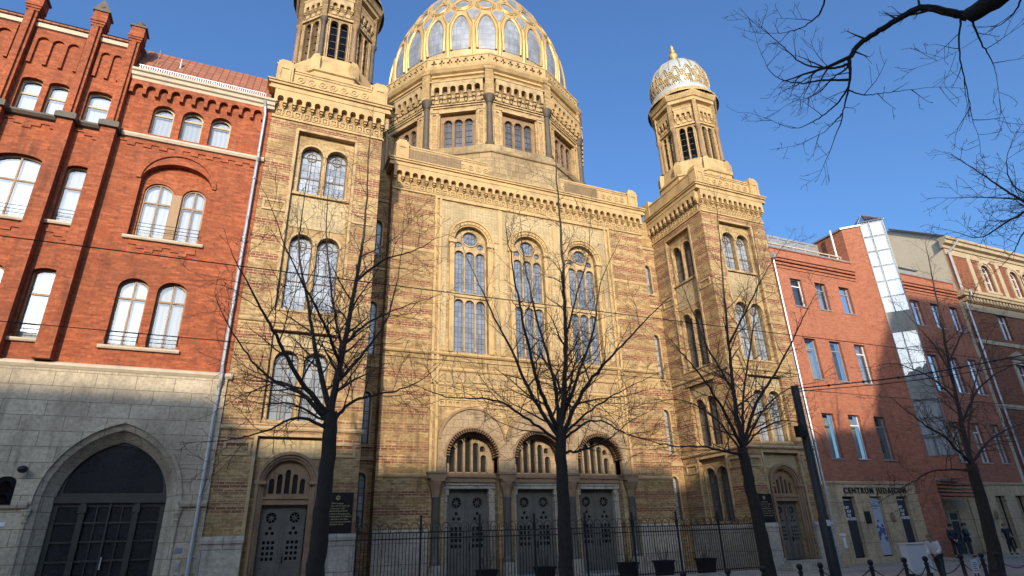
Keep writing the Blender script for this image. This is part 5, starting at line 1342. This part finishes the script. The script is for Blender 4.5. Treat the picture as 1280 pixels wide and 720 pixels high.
t = thing('tram_pole', 'dark tapered steel pole with small lantern bracket and white sticker', 'pole', (17.1, 14.75, 0))
p = MB().lathe(17.1, 14.75, [(.24, 0), (.24, .3), (.17, .34), (.165, 2.2), (.14, 2.25), (.125, 6.5), (0, 6.52)], 14); p.build('shaft', plain('pole_paint', (.035,.035,.034), .55, .2, var=.35), t, smooth=True)
p = MB(); p.tube([(17.1, 14.7, 5.0), (16.75, 14.62, 5.05)], .03, 6); p.bx(16.62, 16.84, 14.5, 14.72, 4.72, 5.08); p.bx(16.9, 17.0, 14.55, 14.68, 4.75, 4.95); p.tube([(16.75, 14.62, 5.05), (16.7, 14.6, 5.4), (16.8, 14.6, 5.55), (16.95, 14.65, 5.4)], .012, 4); p.build('lantern_bracket', M['iron'], t)
p = MB(); p.bx(16.98, 17.14, 14.55, 14.565, 1.95, 2.13); p.build('sticker', M['white'], t)

def wire(lab, pts, r, knots=0):
    t = MB(); P = spline(pts, 10); t.tube(P, r, 5)
    for i in range(knots): q = P[int((i+1)*(len(P)-1)/(knots+1))]; t.sphere(q, .05, 6, 4)
    tag(t.build('overhead_wire', M['iron'], None), lab, 'cable', 'overhead wires across the street')
wire('thin tram wire crossing high over the left house and tower windows', [(-60, 9.2, 5.9), (-15, 9.2, 5.88), (5, 9.2, 5.93), (25, 9.2, 6.05), (90, 9.2, 6.2)], .009)
wire('thin tram wire crossing low over the brick house, just above its stone floor', [(-60, 12.6, 5.77), (-15, 12.6, 5.75), (5, 12.6, 5.7), (25, 12.6, 5.75), (90, 12.6, 5.8)], .009)
wire('thick knotted cable running from the dark pole over the office front', [(17.1, 14.75, 6.4), (20.1, 12.6, 6.55), (23.2, 10.6, 7.0), (29.5, 6.4, 8.0)], .022, 9)
wire('second cable slung just below the knotted cable from the dark pole', [(17.1, 14.75, 6.3), (20.1, 12.6, 6.38), (23.2, 10.6, 6.75), (29.5, 6.3, 7.6)], .014)

t = thing('traffic_light', 'black traffic light with two hooded lamps at the left edge', 'traffic light', (-4.35, 13.0, 0))
p = MB().lathe(-4.35, 13.0, [(.06, 0), (.06, 3.3), (0, 3.32)], 10); p.build('pole', M['iron'], t, smooth=True)
p = MB(); FT = Fr(-3.86, 13.1, .95, .3); p.plate(FT, shape(-.16, .12, 2.66, 3.02, .1), [], .06, -.1, True); p.tube([(-4.35, 13, 2.8), (-3.9, 13.05, 2.8)], .03, 6); p.build('backing_board', M['iron'], t)
for z in (2.75, 2.96):
    h = MB(); c = FT.P(-.05, z, .05)
    for r0, r1, w0, w1 in ((.07, .085, .05, .22),): h.arch(FT, -.02, z, r0, r1, w0, w1, -.3, pi+.3, 14)
    h.build('lamp_hood', M['iron'], t)
    g = MB(); g.plate(FT, circ(-.02, z, .07), [], .08, .06, True); g.build('lens', M['doordark'], t)

t = thing('display_cabinet', 'white box cabinet on the pavement beside the woman', 'cabinet', (24.8, 17.5, 0))
b = MB(); b.bx(24.3, 25.55, 17.35, 17.65, .14, 1.2); b.build('case', M['cabwhite'] if 'cabwhite' in M else M['white'], t)
b = MB(); b.bx(24.26, 25.59, 17.31, 17.69, 1.2, 1.24); b.build('lid', M['white'], t)
b = MB(); b.bx(24.35, 24.45, 17.4, 17.6, 0, .14); b.bx(25.4, 25.5, 17.4, 17.6, 0, .14); b.build('feet', M['iron'], t)
b = MB(); b.bx(24.4, 25.45, 17.335, 17.35, .3, 1.1); b.build('front_panel', M['white'], t)

t = thing('notice_board', 'small white notice hung on the chain below the policemen', 'notice', (23.6, 14.55, 0))
b = MB(); b.bx(23.42, 23.78, 14.53, 14.55, .3, .74); b.build('sheet', M['white'], t)
b = MB()
for i in range(5): b.bx(23.47, 23.73-.05*(i % 3), 14.527, 14.53, .38+.06*i, .40+.06*i)
b.build('print_lines', M['banner_blue'], t)
b = MB(); b.bx(23.5, 23.53, 14.555, 14.58, 0, .75); b.bx(23.67, 23.7, 14.555, 14.58, 0, .75); b.build('stand', M['iron'], t)
# ------------------------------------------------------------------ people
def skin_mesh(name, verts, edges, radii, m, parent, root=0, sub=2):
    me = bpy.data.meshes.new(name); me.from_pydata(verts, edges, [])
    o = bpy.data.objects.new(name, me); C.objects.link(o)
    md = o.modifiers.new('s', 'SKIN'); md.use_smooth_shade = True
    for i, r in enumerate(radii):
        sv = me.skin_vertices[0].data[i]; sv.radius = r if hasattr(r, '__len__') else (r, r); sv.use_root = (i == root)
    o.modifiers.new('d', 'SUBSURF').levels = sub
    bpy.context.view_layer.update()
    e = bpy.data.meshes.new_from_object(o.evaluated_get(bpy.context.evaluated_depsgraph_get()))
    bpy.data.objects.remove(o); bpy.data.meshes.remove(me)
    b = MB(); b.add([tuple(v.co) for v in e.vertices], [tuple(p.vertices) for p in e.polygons]); bpy.data.meshes.remove(e)
    return b.build(name, m, parent, smooth=True)
SKIN = flat('skin', (.45,.28,.20), .6)
def person(label, pos_, face, H, jac, trou, hair, pose, hat=None, sleeves=True, shoe=None, jlen=0.0, group=None):
    """pose: dict of joint positions in units of height; x right of the body, y forward, z up"""
    t = thing('person', label, 'person', pos_, group)
    ca, sa = cos(face), sin(face)
    def W(p): x, y, z = [c*H for c in p]; return (pos_[0] + x*ca - y*sa, pos_[1] + x*sa + y*ca, pos_[2] + z)
    J = dict(pel=(0, 0, .53), sp=(0, .0, .63), ch=(0, 0, .74), nk=(0, 0, .835), hd0=(0, .012, .875), hd=(0, .012, .93), ht=(0, .005, .975),
             shl=(-.105, 0, .805), shr=(.105, 0, .805), ell=(-.14, -.02, .64), elr=(.14, -.02, .64), hal=(-.13, .06, .5), har=(.13, .06, .5),
             hil=(-.052, 0, .51), hir=(.052, 0, .51), knl=(-.06, .012, .28), knr=(.06, .012, .28), anl=(-.065, -.01, .045), anr=(.065, -.01, .045), tol=(-.08, .09, .02), tor=(.08, .09, .02))
    J.update(pose)
    names = list(J); idx = {n: i for i, n in enumerate(names)}
    V = [W(J[n]) for n in names]
    rad = dict(pel=(.075, .05), sp=(.065, .045), ch=(.07, .045), nk=.034, hd0=.038, hd=.057, ht=.034, shl=.042, shr=.042, ell=.027, elr=.027, hal=.02, har=.02, hil=.055, hir=.055, knl=.034, knr=.034, anl=.018, anr=.018, tol=.013, tor=.013)
    R_ = [tuple(c*H for c in rad[n]) if hasattr(rad[n], '__len__') else rad[n]*H for n in names]
    E = [('pel', 'sp'), ('sp', 'ch'), ('ch', 'nk'), ('nk', 'hd0'), ('hd0', 'hd'), ('hd', 'ht'), ('ch', 'shl'), ('ch', 'shr'), ('shl', 'ell'), ('shr', 'elr'), ('ell', 'hal'), ('elr', 'har'), ('pel', 'hil'), ('pel', 'hir'), ('hil', 'knl'), ('hir', 'knr'), ('knl', 'anl'), ('knr', 'anr'), ('anl', 'tol'), ('anr', 'tor')]
    EE = [(idx[a], idx[b]) for a, b in E]
    for h, el, s in (('hal', 'ell', -1), ('har', 'elr', 1)):      # palms with five bent fingers
        a, b = Vector(J[h]), Vector(J[el]); d = (a-b).normalized(); sd = Vector((0, 1, 0)) - d*d.y; sd.normalize(); pl = a + d*.05
        V.append(W(pl)); R_.append((.021*H, .012*H)); ip = len(V)-1; EE.append((idx[h], ip))
        for k, (o, ln) in enumerate(((-.018, .036), (-.006, .043), (.006, .04), (.018, .03), (.03, .03))):
            st = pl + sd*o if k < 4 else a + d*.02 + sd*.022
            k1 = st + d*ln*.6 + Vector((-s*.004, 0, 0)); k2 = st + d*ln + Vector((-s*.016, 0, 0)) + (sd*.012 if k == 4 else Vector((0, 0, 0)))
            n0 = len(V); V += [W(k1), W(k2)]; R_ += [.0055*H, .0045*H]; EE += [(ip if k < 4 else idx[h], n0), (n0, n0+1)]
    skin_mesh('body', V, EE, R_, SKIN, t, idx['pel'])
    def garment(nm, chain, rr, m, root):
        ns = []; 
        for a, b in chain:
            for q in (a, b):
                if q not in ns: ns.append(q)
        return skin_mesh(nm, [W(J[n]) for n in ns], [(ns.index(a), ns.index(b)) for a, b in chain], [tuple(c*H for c in rr[n]) if hasattr(rr[n], '__len__') else rr[n]*H for n in ns], m, t, ns.index(root))
    J['hem'] = tuple(a + (b-a)*1.0 for a, b in zip(J['pel'], (J['pel'][0], J['pel'][1], J['pel'][2]-.03-jlen)))
    J['nk2'] = tuple(a*.6+b*.4 for a, b in zip(J['nk'], J['ch'])); 
    for s in 'lr':
        J['wr'+s] = tuple(a + (b-a)*(.93 if sleeves else .1) for a, b in zip(J['el'+s], J['ha'+s]))
        if not sleeves: J['wr'+s] = tuple(a + (b-a)*.75 for a, b in zip(J['sh'+s], J['el'+s]))
    ch = [('hem', 'pel'), ('pel', 'sp'), ('sp', 'ch'), ('ch', 'nk2'), ('ch', 'shl'), ('ch', 'shr')]
    for s in 'lr': ch += [('sh'+s, 'el'+s), ('el'+s, 'wr'+s)] if sleeves else [('sh'+s, 'wr'+s)]
    garment('jacket' if sleeves else 'shirt', ch, dict(hem=(.105, .08), pel=(.105, .078), sp=(.094, .072), ch=(.108, .08), nk2=.045, shl=.054, shr=.054, ell=.04, elr=.04, wrl=.034, wrr=.034), jac, 'ch')
    J['waist'] = J['pel']; J['cul'] = tuple(a*.85+b*.15 for a, b in zip(J['anl'], J['knl'])); J['cur'] = tuple(a*.85+b*.15 for a, b in zip(J['anr'], J['knr']))
    garment('trousers', [('waist', 'hil'), ('waist', 'hir'), ('hil', 'knl'), ('hir', 'knr'), ('knl', 'cul'), ('knr', 'cur')], dict(waist=(.092, .068), hil=.064, hir=.064, knl=.044, knr=.044, cul=.037, cur=.037), trou, 'waist')
    for s in 'lr':
        J['he'+s] = tuple(c + d for c, d in zip(J['an'+s], (0, -.02, -.02)))
        garment('shoe', [('he'+s, 'to'+s), ('he'+s, 'an'+s)], {'he'+s: .03, 'to'+s: .026, 'an'+s: .03}, shoe or M['iron'], 'he'+s)
    hd = Vector(J['hd']); c = MB()
    if hat: 
        c.lathe(0, 0, [(.066, 0), (.068, .02), (.062, .045), (.035, .062), (0, .065)], 14); v = [W((hd.x+x, hd.y+y, hd.z+.018+z)) for x, y, z in c.v]; c.v = v
        q = MB(); q.v = v; q.f = c.f; q.add([W((hd.x+x, hd.y+y, hd.z+z)) for x, y, z in ((-.045, .05, .025), (.045, .05, .025), (.035, .11, .012), (-.035, .11, .012))], [(0, 1, 2, 3)]); q.build('cap', hat, t, smooth=True)
    q = MB(); q.sphere((0, 0, 0), .063, 14, 10, (1, 1, 1))
    q.v = [W((hd.x+x*1.0, hd.y+y-.014-(.0 if z > -.01 else .012), hd.z+.014+z*(1.0 if not hat else .9))) for x, y, z in q.v]; q.build('hair', hair, t, smooth=True)
    f = MB()          # eyes, nose, mouth, ears
    for s in (-1, 1):
        f.sphere((s*.02, .058, .004), .006, 6, 4); f.sphere((s*.061, .0, -.004), .015, 6, 4, (.4, .8, 1))
    f.sphere((0, .064, -.012), .012, 6, 4, (.7, 1, 1.3)); f.sphere((0, .055, -.032), .012, 6, 4, (1.4, .5, .4))
    f.v = [W((hd.x+x, hd.y+y, hd.z+z)) for x, y, z in f.v]; f.build('face_features', SKIN, t, smooth=True)
NAVY = flat('navy_uniform', (.012,.015,.03)); BLK = flat('black_cloth', (.012,.012,.013)); WHT = flat('white_jacket', (.72,.72,.70)); HAIRB = flat('light_brown_hair', (.20,.12,.07)); HAIRD = flat('dark_hair', (.025,.02,.018)); GREYT = flat('dark_trousers', (.03,.032,.04))
person('police officer in navy uniform and cap standing with hands low, nearer the office door notice', (37.15, 23.6, .12), radians(150), 1.78, NAVY, NAVY, HAIRD, dict(hal=(-.04, .1, .52), har=(.04, .1, .52), ell=(-.15, .02, .64), elr=(.15, .02, .64)), hat=NAVY, jlen=.02)
person('police officer in navy jacket and cap, arms folded, second from the door notice', (38.35, 23.6, .12), radians(200), 1.8, NAVY, NAVY, HAIRD, dict(hal=(.05, .11, .66), har=(-.05, .11, .68), ell=(-.16, .04, .66), elr=(.16, .04, .66), anl=(-.09, 0, .045), anr=(.09, .02, .045), tol=(-.12, .09, .02), tor=(.12, .11, .02)), hat=NAVY, jlen=.02)
person('person in black short sleeved shirt, bare arms, right of the tree trunk', (42.15, 23.6, .12), radians(165), 1.72, BLK, BLK, HAIRB, dict(hal=(-.1, .12, .55), har=(.15, .02, .5), anl=(-.1, .03, .045), tol=(-.12, .12, .02)), sleeves=False)
person('person in dark clothes mostly hidden behind the fourth tree trunk', (40.75, 23.8, .12), radians(190), 1.74, BLK, BLK, HAIRD, {})
person('woman in white jacket and dark trousers leaning forward by the white cabinet', (23.6, 15.75, 0), radians(98), 1.62, WHT, GREYT, HAIRB,
       dict(sp=(0, .03, .63), ch=(0, .07, .73), nk=(0, .115, .815), hd0=(0, .14, .85), hd=(0, .16, .9), ht=(0, .165, .945), shl=(-.1, .09, .79), shr=(.1, .09, .79), ell=(-.13, .08, .64), elr=(.13, .08, .64), hal=(-.08, .18, .56), har=(.1, .17, .53), knl=(-.055, .04, .28), anl=(-.06, .06, .045), tol=(-.07, .15, .02), knr=(.055, -.02, .28), anr=(.06, -.07, .05), tor=(.07, .02, .02)), jlen=.05)
ap = MB(); ap.bx(36.2, 44.5, 22.8, 24.98, 0, .12); ap.build('entrance_step', M['granite'], CEN)

# ------------------------------------------------------------------ houses across the street, behind the viewer (they cast the shade and fill the reflections)
OPW = [brick('ochre_render', (.74,.65,.50), (.70,.61,.47), (.6,.5,.4), 2, 1, stain_amt=.2), brick('grey_render', (.72,.68,.6), (.68,.64,.57), (.6,.57,.5), 2, 1, stain_amt=.2), brick('pale_render', (.74,.67,.55), (.7,.63,.52), (.6,.54,.45), 2, 1, stain_amt=.2)]
def opposite(lab, x0, x1, prof, k, zw):
    """prof: skyline [(x, z)] of this house"""
    t = thing('opposite_house', lab, 'house', ((x0+x1)/2, -11, 0), 'houses across the street')
    F = Fr(0, -11, -1, 0)           # faces the street (+y)
    ev = min(z for _, z in prof) - 3.5 if zw is None else zw
    m = MB(); wins = []
    nx = max(2, int((x1-x0)/3.2)); nz = int((ev-1)/3.6)
    for i in range(nx):
        for j in range(nz):
            c = -x0 - (x1-x0)*(i+.5)/nx; z = 1.0+j*3.6; wins.append((c-.65, c+.65, z, z+2.1))
    m.plate(F, rect(-x1, -x0, 0, ev), [rect(*w) for w in wins], 0, -.25)
    m.bx(x0+.01, x1-.01, -24, -11.3, 0, ev); m.build('wall', OPW[k], t)
    r = MB(); P = [(-x, z) for x, z in prof]; P = [(-x0, ev)] + P + [(-x1, ev)]
    r.plate(Fr(0, -11.0, -1, 0), P, [], 0, -10, True); r.build('roof', M['tiles'], t)
    for w in wins:
        window(t, F, *w, w=-.15, fw=.08, mull=(.5,), trans=(w[3]-.6,), frame=M['white'], glass=plain_glass, name='window')
opposite('ochre rendered house across the street facing the brick house', -48, -14.8, [(-48, 19.6), (-36, 19.8), (-24.5, 18.9), (-23.5, 19.7), (-14.8, 19.6)], 0, 15.5)
opposite('grey rendered house across the street facing the left tower', -14.8, -1, [(-14.8, 17.8), (-9.6, 17.9), (-9.2, 19.1), (-1, 19.3)], 1, 15.0)
opposite('pale rendered house across the street facing the portals', -1, 17, [(-1, 19.3), (7.5, 19.4), (8.5, 18.6), (17, 19.3)], 2, 15.5)
opposite('tall gabled building across the street facing the office and apartment house', 17, 62, [(17, 19.5), (21.8, 20.0), (26.6, 29.7), (40, 30.0), (54, 30.0), (62, 24.4)], 1, 17.5)
opposite('long rendered terrace across the street beyond the tall gabled building', 62, 150, [(62, 19.4), (100, 19.4), (150, 18.4)], 0, 15.5)

# ------------------------------------------------------------------ camera, sky, sun
SUN_EL, SUN_AZ = 18.0, 20.0      # azimuth measured to the left of the facade's normal, behind the viewer
w = bpy.data.worlds.new('World'); scene.world = w; w.use_nodes = True
t = w.node_tree; bg = t.nodes['Background']
sky = t.nodes.new('ShaderNodeTexSky'); sky.sky_type = 'NISHITA'; sky.sun_disc = False
sky.sun_elevation = radians(SUN_EL)
S = Vector((-sin(radians(SUN_AZ))*cos(radians(SUN_EL)), -cos(radians(SUN_AZ))*cos(radians(SUN_EL)), sin(radians(SUN_EL))))
sky.sun_rotation = math.atan2(S.x, S.y)
sky.altitude = 50; sky.air_density = 1.1; sky.dust_density = 4.0; sky.ozone_density = 10.0
t.links.new(sky.outputs[0], bg.inputs[0]); bg.inputs[1].default_value = SKY_STRENGTH
ld = bpy.data.lights.new('sun', 'SUN'); ld.energy = SUN_STRENGTH; ld.angle = radians(1.0); ld.color = (1, .97, .92)
lo = bpy.data.objects.new('sun', ld); C.objects.link(lo); lo.rotation_euler = S.to_track_quat('Z', 'Y').to_euler(); lo.location = (0, -40, 40)

cd = bpy.data.cameras.new('camera'); cam = bpy.data.objects.new('camera', cd); C.objects.link(cam); scene.camera = cam
cd.sensor_width = 36; cd.lens = 36*731.96/1280; cd.clip_end = 3000; cd.clip_start = .1
yw, pt_, rl_ = 0.41117262, 0.40280256, -0.03136506
fw = Vector((sin(yw)*cos(pt_), cos(yw)*cos(pt_), sin(pt_))); rt = Vector((cos(yw), -sin(yw), 0)); up = rt.cross(fw)
r2 = rt*cos(rl_) + up*sin(rl_); u2 = up*cos(rl_) - rt*sin(rl_)
mw = Matrix.Identity(4)
for i in range(3): mw[i][0], mw[i][1], mw[i][2] = r2[i], u2[i], -fw[i]
mw[0][3], mw[1][3], mw[2][3] = 0, 0, 1.9
cam.matrix_world = mw
vs = scene.view_settings; scene.display_settings.display_device = 'sRGB'
vs.view_transform = 'Standard'; vs.look = 'None'; vs.gamma = 1; vs.exposure = EXPOSURE
vs.use_white_balance = True; vs.white_balance_temperature = 8100; vs.white_balance_tint = 10
try: vs.use_curve_mapping = False
except Exception: pass
scene.cycles.max_bounces = 8; scene.cycles.transparent_max_bounces = 12; scene.cycles.diffuse_bounces = 6; scene.cycles.glossy_bounces = 4
scene.cycles.caustics_reflective = False; scene.cycles.caustics_refractive = False
scene.cycles.use_adaptive_sampling = True
